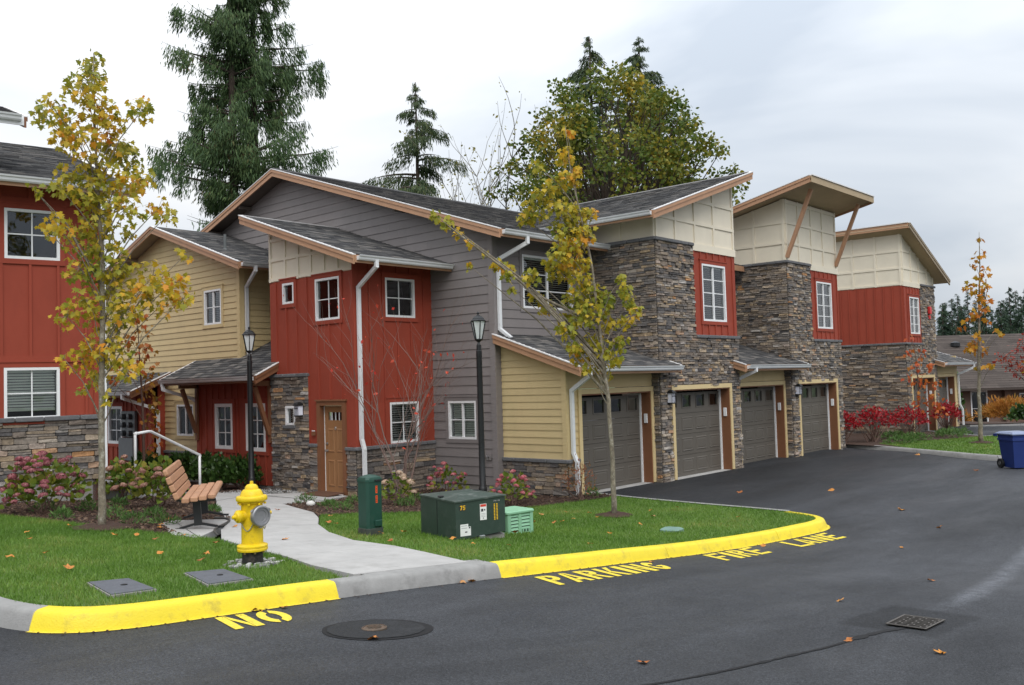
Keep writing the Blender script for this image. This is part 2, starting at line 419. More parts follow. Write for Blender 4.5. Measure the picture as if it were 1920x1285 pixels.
def finish_stones(limits):
    U = unit_stones(); um = []
    for k, (v, f) in enumerate(U):
        me = D.meshes.new('stone'); me.from_pydata([tuple(p) for p in v], [], f); me.materials.append(stone_m); me.update(); um.append(me)
    camp = Vector((0, 0, CAM_H)); by = {}
    for s_ in STONES: by.setdefault(s_[0].name, []).append(s_)
    for bn, lst in by.items():
        def score(s_):
            b, wl, fr, u0, u1, z0, z1, w, vis = s_
            c = fr((u0+u1)/2, (z0+z1)/2, 0); d = camp-c
            return vis*(u1-u0)*(z1-z0)*max(.02, fr.n.dot(d.normalized()))/d.length_squared
        lst.sort(key=score, reverse=True); n = limits.get(bn, 0)
        for s_ in lst[:n]:
            b, wl, fr, u0, u1, z0, z1, w, vis = s_
            o = D.objects.new('stone', random.choice(um)); COL.objects.link(o); o.parent = wl
            p = fr(u0, z0, 0)-WL(wl); a, n_, up = fr.u*(u1-u0), fr.n*w, Vector((0, 0, z1-z0))
            o.matrix_basis = Matrix(((a.x, up.x, n_.x, p.x), (a.y, up.y, n_.y, p.y), (a.z, up.z, n_.z, p.z), (0, 0, 0, 1)))
        rest = {}
        for s_ in lst[n:]: rest.setdefault(s_[1].name, []).append(s_)
        for wn, ls in rest.items():
            mb = MB(); wl = ls[0][1]
            for (b, _, fr, u0, u1, z0, z1, w, vis) in ls:
                v, f = random.choice(U); k = len(mb.v); A = np.array(fr.u)*(u1-u0); N_ = np.array(fr.n)*w; p = np.array(fr(u0, z0, 0))
                q = p+v[:, :1]*A+v[:, 2:]*N_; q[:, 2] += v[:, 1]*(z1-z0)
                mb.v += [tuple(t) for t in q]; mb.f += [tuple(i+k for i in g) for g in f]
            mb.build('stonework', stone_m, wl, kind='stuff')
def window(b, fr, u0, z0, u1, z1, cols=2, rows=2, mull=0., casing=None, blinds=None, deep=.32, fwid=.05, head=None, sill=False):
    "white framed window: frame (part) > panes, blind, unlit room box, casing"
    t = fwid; mb = MB(fr)
    for a, c in (((u0, z0, -.07), (u1, z0+t, .034)), ((u0, z1-t, -.07), (u1, z1, .034)), ((u0, z0+t, -.07), (u0+t, z1-t, .034)), ((u1-t, z0+t, -.07), (u1, z1-t, .034))): mb.box(a, c)
    a0, a1, c0, c1 = u0+t, u1-t, z0+t, z1-t; mt = .022
    for i in range(1, cols):
        u = a0+(a1-a0)*i/cols; h = (mull if mull and i*2 == cols else mt)/2
        mb.box((u-h, c0, -.035), (u+h, c1, .012 if mull else -.012))
    for j in range(1, rows):
        z = c0+(c1-c0)*j/rows; mb.box((a0, z-mt/2, -.033), (a1, z+mt/2, -.013))
    w = mb.build('window', white_m, b)
    for i in range(cols):
        for j in range(rows):
            ua, ub = a0+(a1-a0)*i/cols, a0+(a1-a0)*(i+1)/cols; za, zb = c0+(c1-c0)*j/rows, c0+(c1-c0)*(j+1)/rows
            pane_quad(fr, ua, za, ub, zb, -.024).build('pane', glass_m, w)
    mb = MB(fr); d = -deep
    mb.add([(a0, c0, d), (a1, c0, d), (a1, c1, d), (a0, c1, d), (a0, c0, -.07), (a1, c0, -.07), (a1, c1, -.07), (a0, c1, -.07)], [(0, 1, 2, 3), (0, 1, 5, 4), (1, 2, 6, 5), (2, 3, 7, 6), (3, 0, 4, 7)]).build('unlit_room_box', dark_m, w)  # shallow near-black box behind the panes paints an unlit room
    if blinds is not None:
        lo, til = blinds; mb = MB(fr); z = c1-.03; hw = .024
        while z > c0+(c1-c0)*lo:
            dz = hw*sin(til); dw = hw*cos(til)
            mb.add([(a0+.01, z+dz, -.1-dw), (a1-.01, z+dz, -.1-dw), (a1-.01, z-dz, -.1+dw), (a0+.01, z-dz, -.1+dw)], [(0, 1, 2, 3)]); z -= .05
        mb.box((a0+.01, c1-.03, -.13), (a1-.01, c1, -.08)); mb.box((a0+.01, z+.005, -.125), (a1-.01, z+.03, -.085))
        mb.build('blind', blind_m, w)
    if casing:
        k = .09; mb = MB(fr)
        for a, c in (((u0-k, z1, -.0), (u1+k, z1+k, .036)), ((u0-k, z0-k, 0), (u1+k, z0, .036)), ((u0-k, z0, 0), (u0, z1, .033)), ((u1, z0, 0), (u1+k, z1, .033)), ((u0-k-.03, z1+k, 0), (u1+k+.03, z1+k+.03, .05))): mb.box(a, c)
        mb.build('casing', casing, w)
    if sill: MB(fr).bbox((u0-.05, z0-.075, -.02), (u1+.05, z0-.002, .085), .015).build('sill', cap_m, w)
    return w
def garage_door(b, fr, u0, u1, ztop, casing=tan_s, recess=.26, zb=-.01):
    "sectional door in a deep opening: slab > panels, panes, keypad, jambs"
    W_ = u1-u0; w = -recess; H = ztop-.05-zb; sh = H/4; mb = MB(fr)
    cw = W_/4; px = cw*.30; top0 = zb+3*sh
    opens = [(u0+cw*(i+.5)-px, top0+sh*.30, u0+cw*(i+.5)+px, top0+sh*.86) for i in range(4)]
    for j in range(4):
        poly = [(u0+.03, zb+j*sh+.004), (u1-.03, zb+j*sh+.004), (u1-.03, zb+(j+1)*sh-.004), (u0+.03, zb+(j+1)*sh-.004)]
        for q in pieces(poly, opens if j == 3 else []): mb.prism(q, w-.04, w)
    mb.box((u0+.03, zb, w-.05), (u1-.03, zb+H*.72, w-.042))
    door = mb.build('garage_door', gdoor_m, b)
    for j in range(3):
        for i in range(4):
            c = u0+cw*(i+.5); z0, z1 = zb+j*sh+.09, zb+(j+1)*sh-.09; h = cw*.39; mbp = MB(fr); k = .022
            # moulded panel: sunk border and raised field
            for (e0, w0, e1, w1) in ((0, .0005, k, .016), (k, .016, 2*k, .006), (2*k, .006, 3.2*k, .012)):
                o = [(c-h+e0, z0+e0, w+w0), (c+h-e0, z0+e0, w+w0), (c+h-e0, z1-e0, w+w0), (c-h+e0, z1-e0, w+w0)]
                q = [(c-h+e1, z0+e1, w+w1), (c+h-e1, z0+e1, w+w1), (c+h-e1, z1-e1, w+w1), (c-h+e1, z1-e1, w+w1)]
                mbp.add(o+q, [(n, (n+1) % 4, 4+(n+1) % 4, 4+n) for n in range(4)])
            e1 = 3.2*k; mbp.add([(c-h+e1, z0+e1, w+.012), (c+h-e1, z0+e1, w+.012), (c+h-e1, z1-e1, w+.012), (c-h+e1, z1-e1, w+.012)], [(0, 1, 2, 3)])
            mbp.build('door_panel', gdoor_m, door)
    for (a, z0, c, z1) in opens:
        pane_quad(fr, a, z0, c, z1, w-.02).build('pane', glass_m, door)
        mb = MB(fr)
        for p, q in (((a-.025, z0-.025, w), (c+.025, z0, w+.012)), ((a-.025, z1, w), (c+.025, z1+.025, w+.012)), ((a-.025, z0, w), (a, z1, w+.012)), ((c, z0, w), (c+.025, z1, w+.012))): mb.box(p, q)
        mb.build('pane_frame', gdoor_m, door)
    d = w-.5
    MB(fr).add([(u0, top0, d), (u1, top0, d), (u1, ztop, d), (u0, ztop, d)], [(0, 1, 2, 3)]).build('unlit_backing', dark_m, door)  # dark sheet behind the door panes, in place of garage shade
    for s_, (a, c) in enumerate(((u0, u0+.03), (u1-.03, u1))):
        MB(fr).box((a, zb, w-.03), (c, ztop-.02, w+.045)).build('weather_strip', white_m, door)
    MB(fr).box((u0-.03, -.02, w-.05), (u0-.002, ztop, .03)).build('jamb', jamb_m, door); MB(fr).box((u1+.002, -.02, w-.05), (u1+.03, ztop, .03)).build('jamb', jamb_m, door)
    MB(fr).box((u0-.03, ztop-.05+.051, w-.05), (u1+.03, ztop+.03, .03)).build('head_jamb', jamb_m, door)
    mb = MB(fr); k = .11
    mb.box((u0-.03-k, .0, .0), (u0-.031, ztop+.03+k, .052)); mb.box((u1+.031, 0, 0), (u1+.03+k, ztop+.03+k, .052)); mb.box((u0-.031, ztop+.031, 0), (u1+.031, ztop+.03+k, .052))
    mb.build('door_casing', casing, door)
    mbk = MB(fr); s1 = 1 if fr.u.x > 0 else -1
    uj = u1-.0005 if fr.u.x > 0 else u0+.0005
    mbk.bbox((uj-.03*s1, 1.38, -.14), (uj, 1.6, -.05), .01); mbk.build('keypad', white_m, door)
    mb = MB(fr); mb.box((u0-.03, -.12, w-.2), (u1+.03, -.012, .02)); mb.build('threshold', conc_m, door)
    return door
def shingles(roof, O, u, v, lu, lv, exp=.145, tab=.32):
    "shingle tabs in courses, joined: too many and too small to pick apart"
    O, u, v = Vector(O), Vector(u).normalized(), Vector(v).normalized(); n = u.cross(v)
    if n.z < 0: n = -n
    rows = int(lv/exp); vs = []; fs = []; exp = lv/rows
    for i in range(rows):
        off = random.uniform(0, tab); x = -off
        while x < lu:
            l = tab*random.uniform(.55, 1.15); a, c = max(0, x), min(lu, x+l); x += l
            if c-a < .02: continue
            t = .009+.008*random.random(); o0 = exp*i-.012*random.random(); o1 = exp*(i+1)+.02
            if i == 0: o0 = -.015
            k = len(vs)
            vs += [O+u*a+v*o0+n*.001, O+u*c+v*o0+n*.001, O+u*a+v*o0+n*t, O+u*c+v*o0+n*t, O+u*a+v*min(o1, lv)+n*.002, O+u*c+v*min(o1, lv)+n*.002]
            fs += [(k, k+1, k+3, k+2), (k+2, k+3, k+5, k+4), (k, k+2, k+4), (k+1, k+5, k+3)]
    me = D.meshes.new('shingles'); me.from_pydata([tuple(p) for p in vs], [], fs); me.update()
    return link('shingles', me, shing_m, roof, kind='stuff')
def roof(b, O, u, v, lu, lv, thick=.13, soffit=soffit_m, rake0=None, rake1=None, fascia=None, name='roof', sh=True, top=None, rh=.2):
    "roof slab from eave corner O: shingles, rake boards at either end, fascia under the eave"
    O, u, v = Vector(O), Vector(u).normalized(), Vector(v).normalized(); n = u.cross(v)
    if n.z < 0: n = -n
    mb = MB(); c = [O, O+u*lu, O+u*lu+v*lv, O+v*lv]
    mb.hexa([p-n*thick for p in c]+c); r = mb.build(name, soffit, b)
    MB().hexa([p+n*.0012 for p in c]+[p+n*.006 for p in c]).build('underlay', flash_m, r)
    if sh: shingles(r, O+n*.006, u, v, lu, lv)
    for m, s_, e_ in ((rake0, 0, -1), (rake1, lu, 1)):
        if m is None: continue
        p0, p1 = O+u*s_, O+u*s_+v*lv
        d = u*e_
        def brd(w0, w1, h0, h1, mm, nm, ext=0.):
            a, c2 = p0-v*.02+d*w0, p1+v*ext+d*w0; dd = d*(w1-w0)
            up = Vector((0, 0, 1))
            MB().hexa([a+up*h0, a+dd+up*h0, a+dd+up*h1, a+up*h1, c2+up*h0, c2+dd+up*h0, c2+dd+up*h1, c2+up*h1]).build(nm, mm, r)
        brd(.002, .04, -rh, -.012, m, 'rake_board')
        brd(.041, .06, -.085, -.01, m, 'rake_trim')
        brd(-.03, .07, -.006, .014, drip_m, 'drip_edge')
    if fascia is not None:
        a, c2 = O, O+u*lu; vh = Vector((v.x, v.y, 0)).normalized(); up = Vector((0, 0, 1))
        MB().hexa([a-vh*.03-up*.17, c2-vh*.03-up*.17, c2-up*.17-vh*.001, a-up*.17-vh*.001, a-vh*.03-up*.012, c2-vh*.03-up*.012, c2-up*.012-vh*.001, a-up*.012-vh*.001]).build('fascia', fascia, r)
    if top is not None:
        a, c2 = O+v*lv, O+v*lv+u*lu; up = Vector((0, 0, 1)); vh = Vector((v.x, v.y, 0)).normalized()
        MB().hexa([a+vh*.002-up*.19, c2+vh*.002-up*.19, c2+vh*.04-up*.19, a+vh*.04-up*.19, a+vh*.002-up*.01, c2+vh*.002-up*.01, c2+vh*.04-up*.01, a+vh*.04-up*.01]).build('top_fascia', top, r)
        MB().hexa([a-vh*.12-up*.03+n*.01, c2-vh*.12-up*.03+n*.01, c2+vh*.07, a+vh*.07, a-vh*.12-up*.03+n*.03, c2-vh*.12-up*.03+n*.03, c2+vh*.07+up*.03, a+vh*.07+up*.03]).build('ridge_flashing', drip_m, r)
    return r
def gutter(b, p, q, outd, drop=.0):
    "white moulded gutter from p to q hung on the outd side"
    p, q, o = Vector(p), Vector(q), Vector(outd).normalized(); up = Vector((0, 0, 1))
    prof = [(0, -.11), (.055, -.11), (.075, -.085), (.085, -.045), (.105, -.03), (.115, -.002), (.107, -.002), (.10, -.022), (.0, -.022)]
    mb = MB(); n = len(prof)
    vs = [p+o*a+up*z for a, z in prof]+[q+o*a+up*z for a, z in prof]
    mb.add(vs, [tuple(range(n)), tuple(range(n, 2*n))[::-1]]+[(i, (i+1) % n, n+(i+1) % n, n+i) for i in range(n)])
    return mb.build('gutter', gutter_m, b)
def downspout(b, pts, w=.085, d=.06, m=None, up=(0, 0, 1)):
    mb = MB(); pts = [Vector(p) for p in pts]
    for p, q in zip(pts, pts[1:]):
        dd = (q-p).normalized()*.02; mb.bar(p-dd, q+dd, d, w, up=(1, 0, .02) if abs((q-p).normalized().z) > .5 else up)
    return mb.build('downspout', m or gutter_m, b)
def board(b, fr, u0, z0, u1, z1, m, name='corner_board', w0=0., w1=.04):
    return MB(fr).box((u0, z0, w0), (u1, z1, w1)).build(name, m, b)
def wall_lantern(fr, u, z, label):
    "black carriage lamp with frosted panes"
    t = thing('wall_lantern', label, 'lamp', fr(u, z, 0), 'wall lanterns')
    mb = MB(fr); mb.box((u-.05, z-.02, 0), (u+.05, z+.16, .02)); mb.box((u-.085, z+.22, .01), (u+.085, z+.245, .2)); mb.add([(u-.08, z+.245, .02), (u+.08, z+.245, .02), (u+.08, z+.245, .19), (u-.08, z+.245, .19), (u-.03, z+.30, .07), (u+.03, z+.30, .07), (u+.03, z+.30, .14), (u-.03, z+.30, .14)], [(0, 1, 5, 4), (1, 2, 6, 5), (2, 3, 7, 6), (3, 0, 4, 7), (4, 5, 6, 7)])
    mb.box((u-.075, z-.03, .02), (u+.075, z-.005, .18))
    for a in (-.075, -.028, .02, .063):
        mb.box((u+a, z-.005, .168), (u+a+.008, z+.22, .176))
        if a in (-.075, .063): mb.box((u+a, z-.005, .02), (u+a+.012, z+.22, .032))
    mb.box((u-.075, z+.15, .168), (u+.075, z+.162, .181))
    mb.build('lantern_frame', black_m, t)
    MB(fr).box((u-.062, z, .03), (u+.062, z+.218, .166)).build('frosted_glass', mat('frosted_glass', (.80, .82, .92), .3, .05), t)
    return t
# ------------------------------------------------------------------ the townhouse with the garages
def FX(x): return Frame((x, 0, 0), (0, 1, 0), (-1, 0, 0))     # wall facing -X, u = Y
def FY(y): return Frame((0, y, 0), (1, 0, 0), (0, -1, 0))     # wall facing -Y, u = X
def rect(a, z0, c, z1): return [(a, z0), (c, z0), (c, z1), (a, z1)]
XG, YM, YT, YL, XS = 15.03, 13.82, 11.82, 12.02, 15.22
B1 = thing('townhouse', 'long two-storey townhouse with grey gable end, red entry and four garages', 'building', (15.03, 13.82, 0))
def tower_common(b, x0, x1, d0, d1, xr, rw, side=True, flip=False, ydeep=13.82):
    "stone tower front: stone, garage door, red panel with tall window"
    ft = FY(YT); op = [(d0-.14, -.1, d1+.14, 2.25)]
    if not flip: low, high, red = rect(x0, -.03, x1, 3.40), rect(x0, 3.40, xr, 5.70), (xr, x1)
    else: low, high, red = rect(x0, -.03, x1, 3.40), rect(xr, 3.40, x1, 5.70), (x0, xr)
    stone_wall(b, ft, [low, high], op, caps=[(red[0]-(.0 if not flip else .05), red[1]+(.05 if not flip else 0), 3.40, .08), (x0-.06, xr, 5.70, .08)] if not flip else [(red[0]-.05, red[1], 3.40, .08), (xr, x1+.06, 5.70, .08)], row=(.04, .085), ln=(.10, .36))
    garage_door(b, ft, d0, d1, 2.10, casing=tan_s)
    ro = [rw]
    batten_wall(b, ft, rect(red[0], 3.48, red[1], 5.62), ro, red_s, .33, .04)
    window(b, ft, rw[0], rw[1], rw[2], rw[3], 2, 4, .05, casing=red_s, blinds=(.0, .25))
def lean_to(b, x0, x1, d0, d1, rx0, rx1):
    fl = FY(YL); op = [(d0-.14, -.1, d1+.14, 2.25)]
    lap_wall(b, fl, rect(x0, .0, x1, 2.75), op+[(x0-1, -.1, d0-.14, .78)], tan_s, .152)
    garage_door(b, fl, d0, d1, 2.10, casing=tan_s)
    s_ = .332; v = Vector((0, 1, s_))
    roof(b, (rx0, 11.45, 2.72), (1, 0, 0), v, rx1-rx0, 2.37*sqrt(1+s_*s_), rake0=brown_t, rake1=brown_t, fascia=brown_t, soffit=soffit_m)
    gutter(b, (rx0+.02, 11.42, 2.71), (rx1-.02, 11.42, 2.71), (0, -1, 0))
# gable end wall
g = FX(XG)
rt = lambda y: 5.74+.329*(min(y, 43.06-y)-13.17)
gp = [(YM, .16), (29.2, .16), (29.2, rt(29.2)-.15), (21.53, rt(21.53)-.15), (YM, rt(YM)-.15)]
lap_wall(B1, g, gp, [(14.43, 1.17, 15.32, 2.04), (15.82, 0, 18.95, 4.95), (18.95, 0, 30, 5.3), (25.6, 5.3, 30, 7.2), (28, 5.2, 30, 9)], grey_s, .203)
window(B1, g, 14.43, 1.17, 15.32, 2.04, 2, 2, .05, casing=grey_s, blinds=(.0, .95))
board(B1, g, YM-.028, .1, YM+.12, rt(YM)-.15, grey_s, 'corner_board', 0, .042)
MB(g).box((YM, -.3, -.12), (15.82, .16, -.01)).build('foundation', found_m, B1)
# hose bib
mb = MB(g); mb.box((14.0, .72, .02), (14.14, .86, .045)); fb = mb.build('hose_bib', grey_s, B1)
mb = MB(); c = g(14.07, .80, .04); mb.lathe(c, [(.018, 0), (.018, .06), (.03, .065), (.03, .085), (.012, .09)], 10, (-1, 0, 0)); mb.lathe(g(14.07, .80, .09), [(.012, 0), (.012, -.07)], 8); mb.build('tap', mat('steel', (.5, .5, .5), .35, .1, metal=.9), fb)
# upper front wall and its window, return beside the lean-to
f2 = FY(YM)
lap_wall(B1, f2, rect(XG, 3.3, 18.6, 5.78), [(16.0, 4.13, 17.85, 5.37)], grey_s, .203, zbase=3.27)
window(B1, f2, 16.0, 4.13, 17.85, 5.37, 2, 3, .05, casing=grey_s, blinds=(.0, .3))
board(B1, f2, XG-.03, .05, XS, 3.3, grey_s, 'corner_board', -.1, .012)
board(B1, f2, XG-.028, 3.3, XG+.11, 5.75, grey_s, 'corner_board', 0, .04)
wall_sheet(B1, f2, rect(22.3, .0, 25.7, 5.6), [], grey_s, 'wall')
# main roof
sl = .329; lv = 8.36*sqrt(1+sl*sl)
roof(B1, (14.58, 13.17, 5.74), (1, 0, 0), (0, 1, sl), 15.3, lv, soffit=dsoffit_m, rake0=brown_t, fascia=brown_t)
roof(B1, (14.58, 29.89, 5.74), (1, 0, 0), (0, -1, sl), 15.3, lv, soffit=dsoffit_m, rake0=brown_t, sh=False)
MB().hexa([(14.56, 21.4, 8.46), (29.9, 21.4, 8.46), (29.9, 21.66, 8.46), (14.56, 21.66, 8.46), (14.56, 21.51, 8.53), (29.9, 21.51, 8.53), (29.9, 21.55, 8.53), (14.56, 21.55, 8.53)]).build('ridge_cap', shing_m, B1)
for y in (15, 16.6, 18.2, 19.8, 23.3, 24.9, 26.5):      # lookouts under the gable overhang
    z = rt(y)-.15; MB().hexa([(14.6, y-.04, z-.10), (15.0, y-.04, z-.10), (15.0, y+.04, z-.10), (14.6, y+.04, z-.10), (14.6, y-.04, z-.02), (15.0, y-.04, z-.02), (15.0, y+.04, z-.02), (14.6, y+.04, z-.02)]).build('lookout', dsoffit_m, B1)
gutter(B1, (14.62, 13.14, 5.73), (18.62, 13.14, 5.73), (0, -1, 0))
downspout(B1, [(15.4, 13.1, 5.66), (15.4, 13.1, 5.5), (15.13, 13.74, 5.17), (15.13, 13.74, 3.62), (15.2, 13.5, 3.42)])
# lean-to with the first garage
fs = FX(XS)
stone_wall(B1, fs, rect(YL, -.02, YM, .70), [], caps=[(YL-.06, YM, .70, .08)], row=(.05, .1), vis=.8)
stone_wall(B1, FY(YL), rect(XS, -.02, 15.57, .70), [], caps=[(XS-.06, 15.57, .70, .08)], row=(.05, .1), vis=.6)
lap_wall(B1, fs, [(YL, .78), (YM, .78), (YM, 3.35), (YL, 2.75)], [], tan_s, .152)
board(B1, fs, YL-.03, .78, YL+.09, 2.72, tan_s, 'corner_board', 0, .04)
board(B1, FY(YL), XS-.03, .78, XS+.09, 2.72, tan_s, 'corner_board', 0, .04)
lean_to(B1, XS, 18.5, 15.73, 18.36, 15.0, 18.87)
downspout(B1, [(15.22, 11.37, 2.66), (15.22, 11.37, 2.53), (15.31, 11.93, 2.22), (15.31, 11.93, .92), (15.31, 11.84, .72), (15.31, 11.84, .08)])
MB(fs).box((YL, -.3, -.1), (YM, 0, .0)).build('foundation', found_m, B1)
# first tower
tower_common(B1, 18.53, 22.42, 19.13, 21.80, 20.23, (20.64, 3.84, 21.84, 5.30))
stone_wall(B1, FX(18.53), [rect(YT, -.03, YL, 2.6), rect(YT, 2.6, YM, 5.70)], [], caps=[(YT-.06, YM, 5.70, .08)], row=(.04, .085), ln=(.10, .36))
panel_wall(B1, FY(YT), [(18.53, 5.78), (22.42, 5.78), (22.42, 7.60), (18.53, 6.34)], (18.60, 19.45, 20.38, 21.33, 22.36), (6.30, 6.88), cream_s)
board(B1, FY(YT), 20.23, 5.60, 22.44, 5.785, cream_s, 'belt_board', 0, .04)
panel_wall(B1, FX(18.53), [(YT, 5.78), (14.9, 5.78), (14.9, 6.32), (YT, 6.32)], (YT+.04, 12.8), (), cream_s)
wall_sheet(B1, Frame((22.42, 0, 0), (0, 1, 0), (1, 0, 0)), [(YT, 2.8), (14.6, 2.8), (14.6, 7.6), (YT, 7.6)], [], cream_s, 'wall')
sl2 = .328
roof(B1, (17.86, 11.40, 6.28), (0, 1, 0), (1, 0, sl2), 8.2, 4.91*sqrt(1+sl2*sl2), rake0=brown_t, fascia=brown_t, top=brown_t)
gutter(B1, (17.84, 11.42, 6.27), (17.84, 15.0, 6.27), (-1, 0, 0))
# lean-to with the third garage
lean_to(B1, 22.42, 25.6, 22.78, 25.40, 22.12, 25.95)
downspout(B1, [(22.55, 11.37, 2.66), (22.55, 11.37, 2.55), (22.48, 11.95, 2.3), (22.48, 11.9, .04)])
# second tower
tower_common(B1, 25.6, 29.3, 26.14, 28.76, 27.2, (27.6, 3.82, 28.74, 5.28))
stone_wall(B1, FX(25.6), [rect(YT, -.03, YL, 2.6), rect(YT, 2.6, 13.95, 5.70)], [], caps=[(YT-.06, 13.95, 5.70, .08)], row=(.04, .085), ln=(.10, .36))
panel_wall(B1, FY(YT), rect(25.6, 5.78, 29.3, 7.60), (25.67, 26.48, 27.4, 28.25, 29.24), (6.30, 6.91, 7.52), cream_s)
board(B1, FY(YT), 27.2, 5.60, 29.32, 5.785, cream_s, 'belt_board', 0, .04)
panel_wall(B1, FX(25.6), [(YT, 5.78), (14.6, 5.78), (14.6, 6.98), (YT, 7.60)], (YT+.05, 12.82, 13.9), (6.30, 6.91), cream_s)
wall_sheet(B1, Frame((29.3, 0, 0), (0, 1, 0), (1, 0, 0)), rect(YT, 0, 20, 7.3), [], cream_s, 'wall')
sl3 = .227
tsoff = mat('soffit_tan', (.42, .32, .20), .7, .08, 3)
roof(B1, (25.0, 17.5, 8.02-sl3*6.78), (1, 0, 0), (0, -1, sl3), 4.75, 6.78*sqrt(1+sl3*sl3), soffit=tsoff, rake0=brown_t, rake1=brown_t, top=tsoff, sh=False)
for x in (25.64, 29.2):
    MB().bar((x, 11.80, 5.86), (x, 10.98, 7.76), .1, .1, up=(1, 0, 0)).build('roof_strut', brown_t, B1)
# red entry block
fe, fr_ = FX(12.69), FY(15.82)
dop = (16.12, -.1, 17.15, 2.13); sw = (17.99, 1.58, 18.38, 2.03)
stone_wall(B1, fe, [rect(17.46, .0, 18.95, 2.70), rect(17.15, .0, 17.46, 1.10), rect(15.82, .0, 16.12, 1.05)], [sw], caps=[(17.44, 18.97, 2.70, .08), (17.13, 17.46, 1.10, .075), (15.75, 16.13, 1.05, .075)], row=(.05, .11), vis=1.6)
window(B1, fe, *sw, 1, 1, 0, blinds=(.0, .95), fwid=.055, sill=True)
w1, w2 = (17.96, 4.42, 18.41, 4.91), (16.26, 3.94, 17.14, 4.89)
batten_wall(B1, fe, rect(15.82, 1.12, 18.95, 4.98), [dop, (17.46, 1.0, 19, 2.78), (17.12, 1.0, 17.47, 1.17), w1, w2], red_s, .406, .03)
window(B1, fe, *w1, 1, 1, 0, casing=red_s); window(B1, fe, *w2, 2, 2, 0, casing=red_s)
panel_wall(B1, fe, [(15.82, 4.98), (18.95, 4.98), (18.95, 6.30), (15.82, 5.26)], (15.86, 16.33, 16.81, 17.3, 17.79, 18.3, 18.9), (5.03, 5.50, 5.98), cream_s, .07)
stone_wall(B1, fr_, rect(12.69, .0, 15.0, 1.05), [], caps=[(12.63, 15.0, 1.05, .08)], row=(.055, .125), ln=(.18, .55), vis=1.6)
w3, w4 = (13.58, 3.98, 14.47, 4.87), (13.64, 1.14, 14.51, 2.06)
batten_wall(B1, fr_, rect(12.69, 1.13, 15.03, 5.27), [w3, w4], red_s, .406, .03)
window(B1, fr_, *w3, 2, 2, 0, casing=red_s); window(B1, fr_, *w4, 2, 2, 0, casing=red_s, blinds=(.0, .4))
board(B1, fe, 15.79, 1.13, 15.93, 4.97, red_s, 'corner_board', 0, .035); board(B1, fr_, 12.66, 1.13, 12.79, 5.2, red_s, 'corner_board', 0, .035)
MB().box((12.72, 15.85, -.3), (15.0, 18.9, .0)).build('foundation', found_m, B1)
MB(fr_).box((12.7, -.3, -.05), (15.0, .0, .012)).build('foundation', found_m, B1)
# front door: casing, slab with moulded panels, four-lite glass
mb = MB(fe); mb.box((16.12, .03, -.1), (16.24, 2.13, .05)); mb.box((17.03, .03, -.1), (17.15, 2.13, .05)); mb.box((16.24, 2.03, -.1), (17.03, 2.13, .05)); mb.box((16.09, 2.13, -.05), (17.18, 2.165, .075))
dr = mb.build('front_door', jamb_m, B1)
lite = (16.38, 1.70, 16.90, 1.88); mb = MB(fe)
for q in pieces(rect(16.25, .07, 17.02, 2.02), [lite]): mb.prism(q, -.13, -.085)
mb.build('door_slab', door_m, dr)
for (a, c) in ((16.36, 16.60), (16.68, 16.92)):
    for (z0, z1) in ((.22, .82), (.98, 1.52)):
        k = .03; mb = MB(fe)
        for (e0, q0, e1, q1) in ((0, -.0845, k, -.07), (k, -.07, 2*k, -.08)):
            mb.add([(a+e0, z0+e0, q0), (c-e0, z0+e0, q0), (c-e0, z1-e0, q0), (a+e0, z1-e0, q0), (a+e1, z0+e1, q1), (c-e1, z0+e1, q1), (c-e1, z1-e1, q1), (a+e1, z1-e1, q1)], [(i, (i+1) % 4, 4+(i+1) % 4, 4+i) for i in range(4)])
        mb.add([(a+2*k, z0+2*k, -.08), (c-2*k, z0+2*k, -.08), (c-2*k, z1-2*k, -.08), (a+2*k, z1-2*k, -.08)], [(0, 1, 2, 3)])
        mb.build('door_panel', door_m, dr)
for i in range(4):
    a = lite[0]+(lite[2]-lite[0])*i/4; pane_quad(fe, a+.012, 1.71, a+.118, 1.87, -.1).build('pane', glass_m, dr)
mb = MB(fe)
for i in range(1, 4): a = lite[0]+(lite[2]-lite[0])*i/4; mb.box((a-.007, 1.70, -.11), (a+.007, 1.88, -.086))
mb.build('lite_bars', white_m, dr); MB(fe).box((16.3, 1.66, -.3), (17.0, 1.92, -.28)).build('unlit_backing', dark_m, dr)  # dark plate behind the lite paints the unlit hall
mb = MB(); steel_m = MATS['steel']
mb.lathe(fe(16.94, 1.02, -.085), [(.032, 0), (.032, .012), (.012, .015), (.012, .04), (.028, .045), (.03, .065), (.015, .075)], 14, (-1, 0, 0)); mb.build('door_knob', steel_m, dr, 40); MB().lathe(fe(16.94, 1.18, -.085), [(.03, 0), (.03, .02), (.02, .025)], 14, (-1, 0, 0)).build('deadbolt', steel_m, dr, 40)
mb = MB(); mb.tube([fe(16.64+.025*cos(t), 1.52+.035*sin(t), -.078) for t in np.linspace(0, 2*pi, 13)], .006, 6); mb.build('knocker', steel_m, dr)
MB(fe).box((16.2, .0, -.12), (17.08, .068, .03)).build('threshold', white_m, dr)
MB(fe).box((17.021, .07, -.086), (17.0295, 2.02, -.072)).build('weather_strip', white_m, dr)
mb = MB(fe); mb.box((17.22, 1.36, .03), (17.34, 1.44, .06)); pl = mb.build('house_plate', jamb_m, B1); MB(fe).box((17.24, 1.455, .03), (17.33, 1.475, .055)).build('plate_trim', white_m, pl)
sl4 = .333
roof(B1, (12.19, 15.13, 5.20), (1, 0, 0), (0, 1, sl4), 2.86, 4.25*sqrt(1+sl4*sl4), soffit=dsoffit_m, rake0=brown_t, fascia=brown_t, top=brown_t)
gutter(B1, (12.23, 15.10, 5.19), (15.0, 15.10, 5.19), (0, -1, 0))
